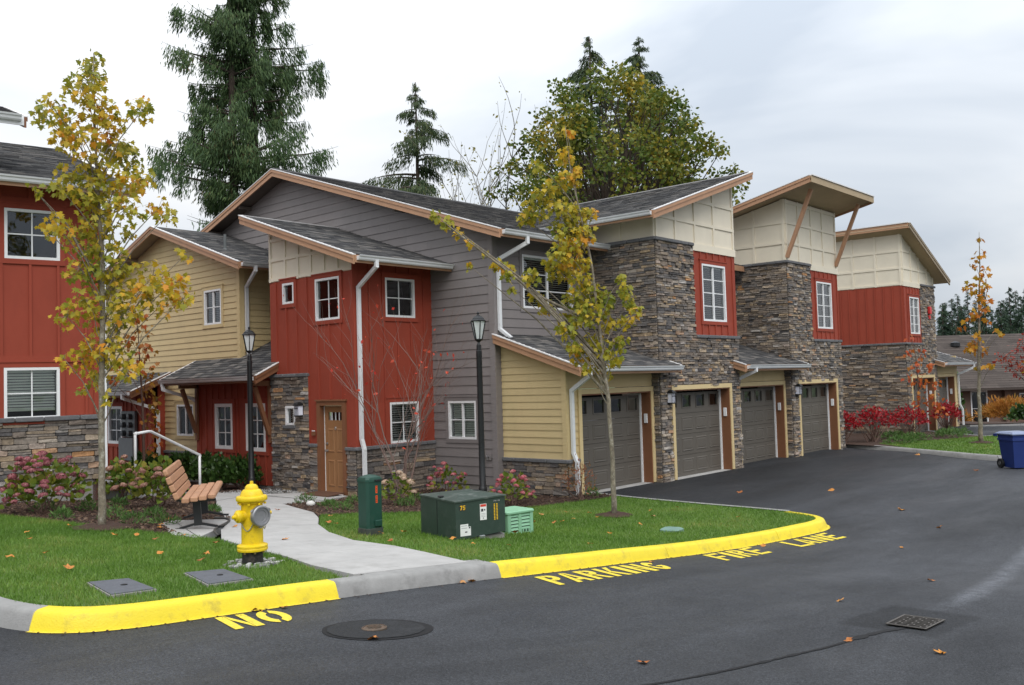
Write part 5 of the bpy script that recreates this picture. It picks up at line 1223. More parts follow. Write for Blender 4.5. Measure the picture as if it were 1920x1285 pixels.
mb.box((0, .4, -.04), (.48, .42, .3)); mb.box((.45, 0, -.04), (.48, .42, .30)); mb.build('frame', mg, mt)
for j in range(6):
    z = .02+j*.048; mb = MB(MF); mb.add([(.04, .0, z), (.44, .0, z), (.44, .016, z+.034), (.04, .016, z+.034), (.04, .02, z), (.44, .02, z)], [(0, 1, 2, 3), (0, 1, 5, 4)]); mb.add([(.0, .04, z), (.0, .38, z), (.016, .38, z+.034), (.016, .04, z+.034), (.02, .04, z), (.02, .38, z)], [(0, 1, 2, 3), (0, 1, 5, 4)]); mb.build('louvre', mg, mt)
MB(MF).bbox((-.02, -.02, .295), (.50, .44, .345), .03).build('lid', mg, mt); mb = MB(MF); mb.bbox((.27, -.012, .02), (.40, .0, .085), .006); mb.build('latch', mg, mt); 
for x in (.29, .345): MB(MF).box((x, -.0135, .032), (x+.03, -.0118, .072)).build('latch_slot', mgd, mt)
# vault lids in the lawn
vm = mat('vault_lid', (.105, .11, .125), .8, .15, 12, bump=.4, bscale=90, dirt=((.06, .06, .062), .5, 9))
def vault(q, label):
    c = sum((Vector(p) for p in q), Vector((0, 0)))/4; t = thing('vault_lid', label, 'vault lid', (c.x, c.y, zg(c.x)), 'vault lids in the lawn')
    mb = MB(); up = [(*p, zg(p[0])+.016) for p in q]; dn_ = [(*p, zg(p[0])-.05) for p in q]; mb.hexa(dn_+up); mb.build('vault_rim', found_m, t)
    ins = [c+(Vector(p)-c)*.93 for p in q]; mb = MB(); mb.hexa([(p.x, p.y, zg(p.x)+.012) for p in ins]+[(p.x, p.y, zg(p.x)+.024) for p in ins]); ld_ = mb.build('lid', vm, t)
    MB().lathe((c.x+.03, c.y, zg(c.x)+.022), [(.03, 0), (.03, .004), (.02, .005)], 12).build('hand_hole', patchd_m, ld_)
vault([(3.63, 8.33), (3.99, 8.28), (3.90, 7.58), (3.49, 7.57)], 'grey rectangular vault lid nearer the left corner of the lawn')
vault([(4.50, 8.24), (4.90, 8.19), (4.78, 7.49), (4.31, 7.47)], 'grey rectangular vault lid nearer the hydrant')
t = thing('valve_cover', 'pale green irrigation valve cover in the right lawn', 'valve cover', (12.27, 7.7, zg(12.27)))
stack(MB(BF(Vector((12.27, 7.7, zg(12.27))), Vector((.9, .2, 0)), Vector((-.2, .9, 0)), Vector((0, 0, 1)))), [(.17, .06, -.03), (.17, .06, .03), (.15, .06, .045)]).build('lid', mat('valve_green', (.16, .26, .22), .6, .2), t)
# doormat, handrail with its concrete step
tag(MB().hexa([(12.0, 15.95, zg(12)+.03), (12.6, 16.15, zg(12)+.03), (12.6, 17.0, zg(12)+.03), (12.0, 16.9, zg(12)+.03), (12.0, 15.95, zg(12)+.05), (12.6, 16.15, zg(12)+.05), (12.6, 17.0, zg(12)+.05), (12.0, 16.9, zg(12)+.05)]).build('doormat', mat('coir', (.11, .05, .028), .95, .3, 60, bump=.8, bscale=120)), 'brown doormat in front of the brown front door', 'doormat')
st = thing('concrete_stoop', 'low concrete landing and ramp carrying the white handrail', 'stoop', (8.9, 18.0, zg(8.9)))
MB().hexa([(8.35, 17.35, .2), (10.62, 18.5, .0), (10.2, 19.6, .0), (8.1, 18.6, .2), (8.35, 17.35, .74), (10.62, 18.5, .24), (10.2, 19.6, .24), (8.1, 18.6, .74)]).build('ramp', conc_m, st)
MB().bbox((7.6, 17.6, .1), (8.36, 18.9, .745), .02).build('landing', conc_m, st)
hr_ = thing('handrail', 'white pipe handrail running down beside the concrete ramp', 'handrail', (8.62, 17.55, .7))
MB().tube([(8.62, 17.56, .66), (8.62, 17.56, 1.62), (8.66, 17.58, 1.66)], .028, 10).build('post', white_m, hr_, True); MB().tube([(10.58, 18.6, .2), (10.58, 18.6, 1.03)], .028, 10).build('post', white_m, hr_, True)
MB().tube([(8.60, 17.55, 1.64), (9.05, 17.85, 1.66), (9.12, 17.9, 1.65), (10.6, 18.62, 1.04), (10.62, 18.63, 1.0)], .028, 10).build('rail', white_m, hr_, True)
# blue wheeled bin
bb = Vector((26.0, 6.08, zr(26, 6.1))); wb = thing('wheeled_bin', 'blue wheeled bin with a pale lid at the right edge', 'bin', bb)
ba = radians(-42); bu_, bv_ = Vector((cos(ba), sin(ba), 0)), Vector((-sin(ba), cos(ba), 0)); BFm = BF(bb, bu_, bv_, Vector((0, 0, 1)))
blu = mat('bin_blue', (.012, .03, .145), .45, .1, 4, dirt=((.03, .045, .13), .4, 6))
def taper(mb, lv):
    k = len(mb.v)
    for (x0, y0, x1, y1, z) in lv: mb.v += [tuple(mb.P(p)) for p in ((x0, y0, z), (x1, y0, z), (x1, y1, z), (x0, y1, z))]
    for j in range(len(lv)-1):
        for i in range(4): mb.f.append((k+j*4+i, k+j*4+(i+1) % 4, k+j*4+4+(i+1) % 4, k+j*4+4+i))
    mb.f.append(tuple(range(k, k+4))[::-1]); mb.f.append(tuple(k+4*(len(lv)-1)+i for i in range(4))); return mb
taper(MB(BFm), [(-.22, -.24, .22, .2, .03), (-.27, -.30, .27, .27, .70), (-.29, -.32, .29, .29, .71), (-.29, -.32, .29, .29, .76), (-.275, -.31, .275, .28, .77), (-.28, -.32, .28, .29, .86)]).build('body', blu, wb)
taper(MB(BFm), [(-.31, -.35, .31, .33, .86), (-.31, -.35, .31, .33, .885), (-.25, -.28, .25, .25, .93)]).build('lid', mat('bin_lid', (.20, .24, .36), .4, .1), wb)
MB(BFm).bbox((-.33, .27, .80), (-.29, .40, .87), .01).build('handle', blu, wb)
for s_ in (-.27, .27):
    wv = MB().lathe(BFm(s_, .22, .12), [(.12, -.03), (.125, 0), (.12, .03)], 20, bu_).build('wheel', black_m, wb, 40); MB().lathe(BFm(s_, .22, .12), [(.045, -.04), (.045, .04)], 12, bu_).build('hub', mat('hub_grey', (.1, .1, .1), .5), wv)
# far brown house
hb = Vector((58, 17, -1.0)); ho = thing('house', 'low brown house with a big dark roof far behind the second drive', 'house', hb)
hd = Vector((cos(radians(-48)), sin(radians(-48)), 0)); hn = Vector((sin(radians(-48)), -cos(radians(-48)), 0)); HB = Frame(hb-hd*5, hd, hn)
bw = mat('house_wall', (.16, .10, .075), .7, .12, 3); rf = mat('house_roof', None, .9, .2, 12, ramp=[(0, (.048, .036, .03)), (1, (.082, .064, .054))], noisefac=(0, 1), bump=.4)
hwn = [(3.4, .5, 4.7, 1.9), (6.3, .0, 7.3, 2.1), (9.2, .6, 10.6, 1.9)]
wall_sheet(ho, HB, rect(0, -.2, 16, 2.3), hwn, bw)
for i, (a, z0_, c, z1_) in enumerate(hwn): window(ho, HB, a, z0_, c, z1_, 3 if i == 0 else 2, 2, 0, fwid=.07)
for a in (5.3, 8.2, 12): MB(HB).box((a, -.2, .0), (a+.35, 2.3, .3)).build('porch_post', bw, ho)
e0 = HB(-.8, 2.25, .9); vv = (-hn+Vector((0, 0, .42))); mbr = MB(); lu_ = 17.6
for i in range(26):
    a, b = vv.normalized()*(i*.34), vv.normalized()*((i+1)*.34+.02); x = random.uniform(-.5, 0); t = Vector((0, 0, .02))
    while x < lu_:
        w = random.uniform(.6, 1.1); p, q = e0+hd*max(0, x), e0+hd*min(lu_, x+w); k = len(mbr.v); mbr.v += [tuple(p+a+t), tuple(q+a+t), tuple(q+b), tuple(p+b)]; mbr.f.append((k, k+1, k+2, k+3)); x += w
rfo = MB().hexa([e0, e0+hd*lu_, e0+hd*lu_+vv*8.2, e0+vv*8.2, e0-Vector((0, 0, .12)), e0+hd*lu_-Vector((0, 0, .12)), e0+hd*lu_+vv*8.2-Vector((0, 0, .12)), e0+vv*8.2-Vector((0, 0, .12))]).build('roof', rf, ho); mbr.build('roof_tiles', rf, rfo, kind='stuff')
MB().lathe(e0+hd*3.2+vv*5.5, [(.3, -.1), (.25, .15), (.12, .2), (.12, .7), (.2, .72), (.2, .85)], 10).build('roof_vent', white_m, ho)
for k in (6.5, 9.0): MB().lathe(e0+hd*k+vv*6.3, [(.3, 0), (.3, .25), (.0, .35)], 8).build('roof_vent', black_m, ho)
# street light arm far right
sl_ = thing('street_light', 'thin grey street light arm rising behind the farther townhouse', 'street lamp', (75, 31, -1.2)); MB().tube([(75, 31, -1.2), (75, 31, 6.9), (75.4, 30.4, 7.3), (76.6, 28.8, 7.4)], .09, 8).build('pole', MATS['steel'], sl_, True); MB().bbox((76.4, 28.5, 7.3), (77.0, 28.9, 7.5), .03).build('lamp_head', MATS['steel'], sl_)
# ------------------------------------------------------------------ vegetation
TL = [(-0.04, 6.47, 0.19), (-0.11, 6.2, 0.24), (-0.15, 5.94, 0.28), (0.03, 5.69, 0.26), (-0.7, 5.73, 0.17), (-0.54, 5.64, 0.2), (-0.35, 5.58, 0.23), (-0.22, 5.26, 0.26), (-0.43, 5.3, 0.2), (0.14, 5.57, 0.24), (0.17, 5.35, 0.25), (0.57, 5.97, 0.2), (0.55, 5.69, 0.15), (0.3, 5.29, 0.21), (0.47, 5.15, 0.24), (0.6, 4.93, 0.18), (-0.02, 4.96, 0.28), (-0.35, 4.79, 0.23), (-0.5, 4.64, 0.16), (-0.16, 4.58, 0.28), (0.18, 4.68, 0.28), (0.46, 4.77, 0.21), (-0.81, 4.58, 0.07), (-0.72, 4.44, 0.09), (0.8, 4.49, 0.18), (0.88, 4.3, 0.17), (0.04, 4.3, 0.31), (0.33, 4.31, 0.25), (-0.49, 4.05, 0.19), (-0.65, 4.12, 0.13), (-0.29, 3.99, 0.23), (-0.02, 3.92, 0.31), (0.38, 4.09, 0.13), (0.03, 3.63, 0.31), (-0.23, 3.55, 0.23), (0.28, 3.56, 0.24), (1.15, 3.81, 0.12), (0.72, 3.5, 0.24), (0.93, 3.35, 0.24), (0.58, 3.27, 0.24), (1.07, 3.12, 0.17), (0.17, 3.26, 0.31), (-0.17, 3.11, 0.22), (-0.4, 2.89, 0.19), (0.09, 2.89, 0.28), (0.35, 2.97, 0.24), (0.8, 3.05, 0.2), (-0.04, 2.45, 0.25), (-0.24, 2.31, 0.19), (-0.44, 2.31, 0.11), (0.16, 2.38, 0.22), (0.37, 2.15, 0.19), (-0.05, 2.09, 0.18), (-0.18, 1.88, 0.09), (0.08, 1.79, 0.1)]
TC = [(-0.6, 6.93, 0.12), (-0.66, 6.5, 0.17), (-0.53, 6.1, 0.19), (-0.77, 6.02, 0.19), (-1.2, 6.33, 0.14), (-1.07, 5.82, 0.23), (-1.29, 5.54, 0.23), (-0.79, 5.51, 0.27), (-1.47, 5.45, 0.17), (-0.52, 5.4, 0.23), (-0.29, 5.39, 0.15), (-0.71, 5.12, 0.27), (-0.4, 5.01, 0.23), (-0.72, 4.73, 0.27), (-0.82, 4.45, 0.27), (-0.49, 4.53, 0.23), (-1.01, 4.55, 0.13), (-1.31, 4.28, 0.15), (-1.27, 3.98, 0.13), (-0.45, 4.14, 0.23), (-0.55, 3.86, 0.27), (-0.25, 3.94, 0.23), (-0.37, 3.57, 0.27), (-0.06, 3.84, 0.23), (-0.76, 3.48, 0.21), (0.0, 3.46, 0.17), (0.33, 4.02, 0.15), (0.27, 4.23, 0.1), (0.41, 3.82, 0.15), (0.5, 3.63, 0.12), (-0.29, 3.08, 0.23), (-0.72, 3.29, 0.17), (-0.49, 2.9, 0.23), (-0.11, 2.98, 0.21), (-0.58, 3.0, 0.15), (0.23, 3.07, 0.15), (0.33, 3.44, 0.15), (0.08, 2.79, 0.17), (-0.21, 2.7, 0.15), (-0.4, 2.61, 0.1), (-0.03, 2.48, 0.09), (-2.99, 5.42, 0.12), (-2.84, 5.34, 0.13), (-2.69, 5.22, 0.1), (-2.41, 4.93, 0.09), (-2.22, 4.81, 0.08), (-1.98, 4.62, 0.13), (-1.79, 4.51, 0.14), (-1.7, 4.31, 0.11), (-2.52, 4.59, 0.09), (-1.66, 4.07, 0.09), (-1.13, 3.79, 0.17)]
TR = [(0.25, 6.48, 0.13), (0.25, 6.06, 0.17), (0.08, 5.74, 0.17), (0.37, 5.55, 0.17), (0.24, 5.23, 0.23), (0.37, 4.96, 0.17), (-0.14, 5.09, 0.2), (0.1, 4.82, 0.2), (0.28, 4.55, 0.23), (0.12, 4.23, 0.23), (0.04, 4.07, 0.17), (-0.19, 4.0, 0.17), (-0.43, 3.76, 0.12), (0.33, 3.88, 0.13), (0.67, 3.45, 0.08), (0.61, 3.62, 0.08), (-0.0, 3.23, 0.23), (-0.16, 3.07, 0.2), (0.21, 2.97, 0.17), (-0.28, 2.99, 0.12), (0.03, 2.39, 0.1), (0.26, 2.5, 0.08), (0.44, 2.46, 0.08), (0.04, 3.48, 0.15)]
MAPLE = np.array([(0, 0, 0), (.22, -.06, -.02), (.48, .10, -.08), (.28, .26, -.03), (.62, .52, -.12), (.26, .52, -.03), (.2, .72, -.02), (0, 1, -.06), (-.2, .72, -.02), (-.26, .52, -.03), (-.62, .52, -.12), (-.28, .26, -.03), (-.48, .10, -.08), (-.22, -.06, -.02)])
KITE = np.array([(0, 0, 0), (.28, .45, -.06), (0, 1, 0), (-.28, .45, -.06)])
SPRAY = np.array([(0, 0, 0), (.085, .3, .03), (.06, .7, 0), (0, 1, 0), (-.05, .65, 0), (-.09, .25, .03)])
LANCE = np.array([(0, 0, 0), (.12, .4, -.03), (0, 1, .02), (-.12, .4, -.03)])
PETAL = np.array([(0, -.5, 0), (.5, 0, .1), (0, .5, 0), (-.5, 0, .1)])
def unit(a): return a/np.maximum(np.linalg.norm(a, axis=1, keepdims=True), 1e-9)
def leaves(name, T, pos, tip, nrm, size, m, parent=None, kind=None, mesh_only=False):
    n, k = len(pos), len(T); y = unit(tip); z = unit(nrm-(nrm*y).sum(1, keepdims=True)*y); x = np.cross(y, z); s = np.asarray(size).reshape(-1, 1, 1)*np.ones((n, 1, 1))
    V = pos[:, None]+s*(T[None, :, :1]*x[:, None]+T[None, :, 1:2]*y[:, None]+T[None, :, 2:]*z[:, None])
    me = D.meshes.new(name); me.vertices.add(n*k); me.vertices.foreach_set('co', V.reshape(-1)); me.loops.add(n*k); me.loops.foreach_set('vertex_index', np.arange(n*k))
    me.polygons.add(n); me.polygons.foreach_set('loop_start', np.arange(n)*k); me.polygons.foreach_set('loop_total', np.full(n, k)); me.update(); me.validate()
    if mesh_only: me.materials.append(m); return me
    return link(name, me, m, parent, kind=kind)
def rnd(n): return RNG.normal(size=(n, 3))
fall_ramp = [(0, (.12, .17, .018)), (.27, (.24, .255, .026)), (.5, (.40, .34, .03)), (.7, (.58, .39, .028)), (.88, (.66, .28, .024)), (1, (.52, .13, .025))]
maple_m = leafmat('maple_leaf', fall_ramp, .5, (.55, 1.1))
fmaple_m = leafmat('thin_maple_leaf', [(0, (.30, .24, .02)), (.4, (.50, .27, .02)), (.8, (.55, .17, .02)), (1, (.35, .10, .03))], .5, (.4, 1.1))
cedar_m = leafmat('cedar_leaf', [(0, (.034, .07, .026)), (.5, (.062, .115, .038)), (.88, (.105, .155, .05)), (.95, (.13, .085, .03)), (1, (.20, .085, .025))], .6, (.3, .5), .2, .2)
fir_m = leafmat('fir_needle', [(0, (.014, .034, .02)), (.6, (.028, .058, .03)), (1, (.05, .085, .035))], .6, (.3, .4), .2, .15)
spruce_m = leafmat('spruce_needle', [(0, (.03, .055, .025)), (.6, (.06, .095, .035)), (1, (.14, .15, .05))], .6, (.3, .4), .2, .2)
bigm_m = leafmat('bigleaf', [(0, (.055, .10, .018)), (.35, (.10, .15, .024)), (.6, (.19, .20, .03)), (.82, (.36, .29, .035)), (1, (.52, .33, .03))], .55, (.5, .35), .2, .35)
def cluster_tree(name, label, base, clusters, trunk, radii, dens, lsz, m, barkm, depth=.55, extra=None, group=None):
    b = np.array(base); n = b[:2]/np.linalg.norm(b[:2]); rh = np.array([n[1], -n[0], 0]); fwd = np.array([n[0], n[1], 0])
    t = thing(name, label, 'tree', tuple(base), group)
    tp = [b+rh*l+np.array([0, 0, z]) for l, z in trunk]; mb = MB()
    sm_ = []
    for i in range(len(tp)-1):
        for q in range(4): sm_.append((tp[i]*(1-q/4)+tp[i+1]*(q/4), radii[i]*(1-q/4)+radii[i+1]*q/4))
    sm_.append((tp[-1], radii[-1])); sm_ = [(p+np.array([*RNG.normal(0, r*.12, 2), 0]), r) for p, r in sm_]
    MB().tube([tuple(p-np.array([0, 0, .08])) if i == 0 else tuple(p) for i, (p, r) in enumerate(sm_)], [r for p, r in sm_], 10).build('trunk', barkm, t, True)
    P_, TI, NR = [], [], []; zs = np.array([z for l, z in trunk]); ls = np.array([l for l, z in trunk])
    br = MB()
    for (l, z, r) in clusters:
        tl = np.interp(z, zs, ls); dp = RNG.uniform(-depth, depth)*min(1, .35+abs(l-tl)); c = b+rh*l+fwd*dp+np.array([0, 0, z])
        z0 = max(zs[1]*.6, z-.35-.9*abs(l-tl)-.3*abs(dp)); s0 = b+rh*np.interp(z0, zs, ls)+np.array([0, 0, z0]); mid = s0*.45+c*.55+np.array([0, 0, .06]) - (c-s0)*[.05, .05, 0]
        rad0 = .005+.0065*np.linalg.norm(c-s0)
        br.tube([tuple(s0), tuple(s0*.6+mid*.4+RNG.normal(0, .02, 3)), tuple(mid), tuple(c)], [rad0, rad0*.8, rad0*.6, .004], 5, False)
        k = max(4, int(dens*r*r)); d = rnd(k); d = unit(d)*(RNG.uniform(0, 1, (k, 1))**.45)*r*1.05; p = c+d*[1, 1, 1]
        P_.append(p); out_ = unit(d+[0, 0, -.2]); TI.append(out_*.6+rnd(k)*.45+[0, 0, -.45]); NR.append(rnd(k)*.7+[0, 0, .8]+(-fwd)*.35)
        for q in p[::5]: br.tube([tuple(c+(q-c)*.05), tuple(q)], [.004, .0018], 3, False)
    if extra: br.tube([tuple(b+rh*l+np.array([0, 0, z])) for l, z in extra], [.03, .026, .021, .016, .012, .009, .005], 6, False)
    br.build('branches', barkm, t, True); P_ = np.concatenate(P_); n_ = len(P_)
    leaves('crown', MAPLE, P_, np.concatenate(TI), np.concatenate(NR), RNG.uniform(lsz*.6, lsz*1.15, n_), m, t); return t
bL = (5.70, 12.60, zg(5.7)); bC = (13.46, 9.62, zg(13.46)); bR = (31.97, 8.46, zg(31.97))
cluster_tree('young_maple', 'young maple with green and gold leaves before the red house', bL, TL, [(0, 0), (.01, .65), (.02, 1.74), (.04, 2.69), (.04, 3.72), (0, 4.61), (-.03, 5.5), (-.04, 6.55)], [.056, .043, .040, .036, .030, .022, .013, .004], 1100, .092, maple_m, bark_m)
cluster_tree('young_maple', 'young maple with gold leaves and one long branch before the first garage', bC, TC, [(0, 0), (0, 1.01), (-.04, 2.05), (-.1, 2.62), (-.17, 3.48), (-.25, 4.44), (-.43, 5.42), (-.58, 6.2), (-.65, 7.03)], [.052, .040, .037, .034, .029, .024, .017, .010, .004], 1500, .105, maple_m, bark_m, extra=[(-.33, 3.49), (-.75, 3.7), (-1.32, 4.01), (-1.79, 4.46), (-2.27, 4.82), (-2.65, 5.13), (-3.02, 5.46)])
cluster_tree('young_maple', 'thin nearly bare maple with few orange leaves on the far island', bR, TR, [(0, 0), (.0, 1.2), (.05, 2.4), (.1, 3.4), (.15, 4.5), (.22, 5.6), (.25, 6.75)], [.075, .055, .048, .04, .03, .018, .005], 330, .17, fmaple_m, bark_m)
for (b, r) in ((bL, .42), (bC, .36), (bR, .4)):
    mb = MB(); k = 22; vs = [(b[0], b[1], b[2]+.05)]
    for i in range(k): a = 2*pi*i/k; q = r*random.uniform(.8, 1.1); vs.append((b[0]+q*cos(a), b[1]+q*sin(a), zg(b[0]+q*cos(a))+.012))
    for i in range(k): a = 2*pi*i/k; vs.append((b[0]+r*.55*cos(a), b[1]+r*.55*sin(a), zg(b[0])+.045+random.uniform(-.01, .012)))
    mb.add(vs, [(0, k+1+i, k+1+(i+1) % k) for i in range(k)]+[(1+i, 1+(i+1) % k, k+1+(i+1) % k, k+1+i) for i in range(k)]); struct(mb.build('mulch_ring', mulch_m))
# drooping conifers
def conifer(name, label, base, h, z_lo, r_lo, m, n_br, per, size, T=SPRAY, droop=.45, power=.8, trunks=1, hang=.8, rad=.35, gap=0., group='conifers behind the houses', cat='tree', shape=None, upturn=.0, clump=0, curtain=0.):
    b = np.array(base, float); t = thing(name, label, cat, tuple(base), group); P_, TI, SZ = [], [], []; mb = MB()
    tops = [(0, 0)] if trunks == 1 else [(-.45, .2), (.5, -.1)]
    for (ox, oy) in tops:
        mb.tube([tuple(b+[0, 0, -1]), tuple(b+[ox, oy, h*.3]), tuple(b+[ox*1.1, oy, h*.7]), tuple(b+[ox*.6, oy, h])], [rad, rad*.75, rad*.4, .03], 8)
    for i in range(n_br):
        f_ = (i+RNG.uniform())/n_br; z = z_lo+(h-z_lo)*f_**.9; R = r_lo*(1-f_)**power*RNG.uniform(.55, 1.12)+.12
        if shape: R *= shape(f_)
        a = RNG.uniform(0, 2*pi); d = np.array([cos(a), sin(a), 0]); o = tops[i % len(tops)]; s0 = b+[o[0], o[1], z]; pts = []
        for q in np.linspace(0, 1, 6): pts.append(s0+d*R*q+np.array([0, 0, R*(.12*q-droop*q*q+upturn*q**3)]))
        mb.tube([tuple(p) for p in pts], [.02+.022*R, .02+.016*R, .02+.012*R, .018+.006*R, .014, .006], 4, False)
        k = max(6, int(per*(.3+R))); q = RNG.uniform(.12 if R > 1 else 0, 1, k)**.8
        if clump: cc = RNG.uniform(.15, 1, max(2, int(clump*R))); q = np.clip(cc[RNG.integers(0, len(cc), k)]+RNG.normal(0, .045, k), .02, 1)
        ii = np.minimum((q*5).astype(int), 4); fr2 = q*5-ii; pa = np.array(pts); p = pa[ii]*(1-fr2[:, None])+pa[ii+1]*fr2[:, None]
        side = np.cross(d, [0, 0, 1]); p = p+side*RNG.normal(0, 1, (k, 1))*(.06+.10*R*(1-q*.5))[:, None]+RNG.normal(0, .05, (k, 3))
        if curtain: p[:, 2] -= RNG.uniform(0, 1, k)**1.3*curtain*min(1, R/2.2)
        P_.append(p); TI.append(d*RNG.uniform(.1, .7, (k, 1))*(1-hang)+rnd(k)*.22+np.array([0, 0, -1])*hang+d*.25); SZ.append(size*RNG.uniform(.5, 1.2, k)*(.55+.45*min(1, R)))
    mb.build('trunk', dbark_m, t, True); P_ = np.concatenate(P_); n_ = len(P_)
    leaves('crown', T, P_, np.concatenate(TI), rnd(n_)+[-.5, -.5, .3], np.concatenate(SZ), m, t); return t
conifer('cedar_tree', 'very tall dark twin-trunked cedar towering behind the grey gable', (24.6, 38.7, 0), 31, 6.5, 4.7, cedar_m, 320, 180, .28, trunks=2, droop=.2, power=.78, hang=.9, rad=.3, upturn=.22, shape=lambda f_: .85+.25*sin(f_*31)+.15*sin(f_*77), clump=2.4, curtain=.9)
conifer('spruce_tree', 'small drooping spruce peeking over the main roof', (37.6, 40.5, 0), 20.7, 9, 5.0, spruce_m, 60, 150, .3, droop=.27, curtain=.7, power=.95, hang=.85, rad=.3, shape=lambda f_: 1.2 if (f_*11) % 1 < .6 else .55)
conifer('fir_tree', 'pointed fir top rising behind the big maple, left one', (45.5, 33.2, 0), 23.6, 9, 5.4, spruce_m, 120, 90, .34, droop=.2, power=.9, hang=.6, rad=.3)
conifer('fir_tree', 'pointed fir top rising behind the big maple, right one', (47.5, 30.9, 0), 23.4, 9, 5.4, spruce_m, 120, 90, .34, droop=.2, power=.9, hang=.6, rad=.3)
# forest edge far right
random.seed(5)
FOR = [(111.0, 32.9, 8.1), (118.6, 34.7, 9.4), (106.4, 30.4, 9.0), (126.0, 35.3, 10.7), (111.4, 30.8, 8.5), (118.3, 32.0, 10.4), (129.7, 34.2, 10.1), (108.6, 28.0, 7.7), (128.9, 32.2, 9.2), (118.5, 28.9, 8.3), (110.1, 26.2, 8.7), (105.0, 24.4, 9.6), (115.4, 26.2, 9.9), (102.5, 22.8, 8.5), (109.6, 23.8, 9.7), (117.1, 24.4, 9.7)]
for k in range(16):
    q = random.uniform(100, 128); FOR.append((q, q*random.uniform(.215, .30), random.uniform(6.0, 9.5)))
for (x, y, z) in FOR:
    conifer('forest_fir', 'dark fir of the distant wood behind the brown house', (x, y, -1.7), (z+1.7)*1.1, 1.0, 1.9+random.uniform(-.3, .5), fir_m, 90, 40, .5, droop=.35, power=1.0, hang=.45, rad=.15, group='firs of the distant wood')
fw_m = leafmat('wood_leaf', [(0, (.022, .045, .016)), (.6, (.045, .075, .025)), (1, (.10, .11, .03))], .6, (.5, .2), .2, .2)
n_ = 9000; px_ = RNG.uniform(98, 135, n_); P_ = np.c_[px_, px_*.275+RNG.uniform(-9, 9, n_)-1, RNG.uniform(-1.6, 3.6, n_)]
tag(leaves('distant_wood', KITE, P_, rnd(n_)+[0, 0, .3], rnd(n_)+[-1, 0, .5], RNG.uniform(.5, 1.1, n_), fw_m, kind='stuff'), 'dim green undergrowth of the distant wood below the fir tops', 'woodland')
# broadleaf crown from lumps
def broad(name, label, base, lumps, per, size, m, barkm, T=KITE, trunk_r=.3, group=None, limbs=True, cat='tree'):
    b = np.array(base, float); t = thing(name, label, cat, tuple(base), group); mb = MB(); zt = np.mean([l[2] for l in lumps]); P_, TI, NR = [], [], []
    fork = b+[0, 0, zt*.45]; mb.tube([tuple(b+[0, 0, -.3]), tuple(b*.5+fork*.5+RNG.normal(0, trunk_r*.3, 3)*[1, 1, 0]), tuple(fork)], [trunk_r, trunk_r*.8, trunk_r*.65], 8)
    for (x, y, z, r) in lumps:
        c = b+[x, y, z]
        if limbs:
            s0 = fork+[0, 0, max(0, (z-zt*.45)*.25)]; mid = s0*.5+c*.5+RNG.normal(0, .08*np.linalg.norm(c-s0), 3); mb.tube([tuple(s0), tuple(mid), tuple(c)], [trunk_r*.2, trunk_r*.12, trunk_r*.04], 5, False)
        k = int(per*r*r); d = unit(rnd(k))*(RNG.uniform(0, 1, (k, 1))**.4)*r*[1, 1, .85]; P_.append(c+d); TI.append(unit(d)*.6+rnd(k)*.5+[0, 0, -.3]); NR.append(unit(d)*.5+rnd(k)*.6+[0, 0, .7])
    mb.build('trunk', barkm, t, True); P_ = np.concatenate(P_); n_ = len(P_)
    leaves('crown', T, P_, np.concatenate(TI), np.concatenate(NR), RNG.uniform(.55, 1.2, n_)*size, m, t); return t
def dome(n, rx, ry, zc, rz, r0, r1, low=-.5):
    o = []
    while len(o) < n:
        d = RNG.normal(size=3); d /= np.linalg.norm(d)
        if d[2] < low: continue
        k = RNG.uniform(.35, 1)**.5; o.append((d[0]*rx*k, d[1]*ry*k, zc+d[2]*rz*k, RNG.uniform(r0, r1)))
    return o
HEX = np.array([(0, 0, 0), (.3, .2, -.04), (.42, .55, -.08), (0, 1, 0), (-.42, .55, -.08), (-.3, .2, -.04)])
def cone_lumps(n):
    o = []; zz, ww = [7.5, 10.7, 12.6, 15, 16.2, 17.4, 18.2], [5.8, 6.5, 6.2, 4.6, 3.5, 1.9, .8]
    while len(o) < n:
        z = RNG.uniform(7.5, 18.2); R = np.interp(z, zz, ww); a = RNG.uniform(0, 2*pi); k = RNG.uniform(.2, 1)**.5
        if RNG.uniform() > R/6: continue
        o.append((cos(a)*R*k, sin(a)*R*k, z, RNG.uniform(.45, 1.05)*(1.15-.45*k)))
    return o
lm = cone_lumps(300)+[(4.2, -4.4, 12.6, .35), (4.5, -4.6, 10.9, .3), (4.6, -5.0, 9.8, .45), (-4.2, 4.0, 13.0, .3), (-3.6, 3.4, 14.2, .3), (4.8, -5.2, 10.4, .25)]
broad('big_maple', 'broad green and gold maple behind the first tower roof', (38.0, 26.5, 0), lm, 215, .2, bigm_m, dbark_m, HEX, .4, 'trees behind the houses')
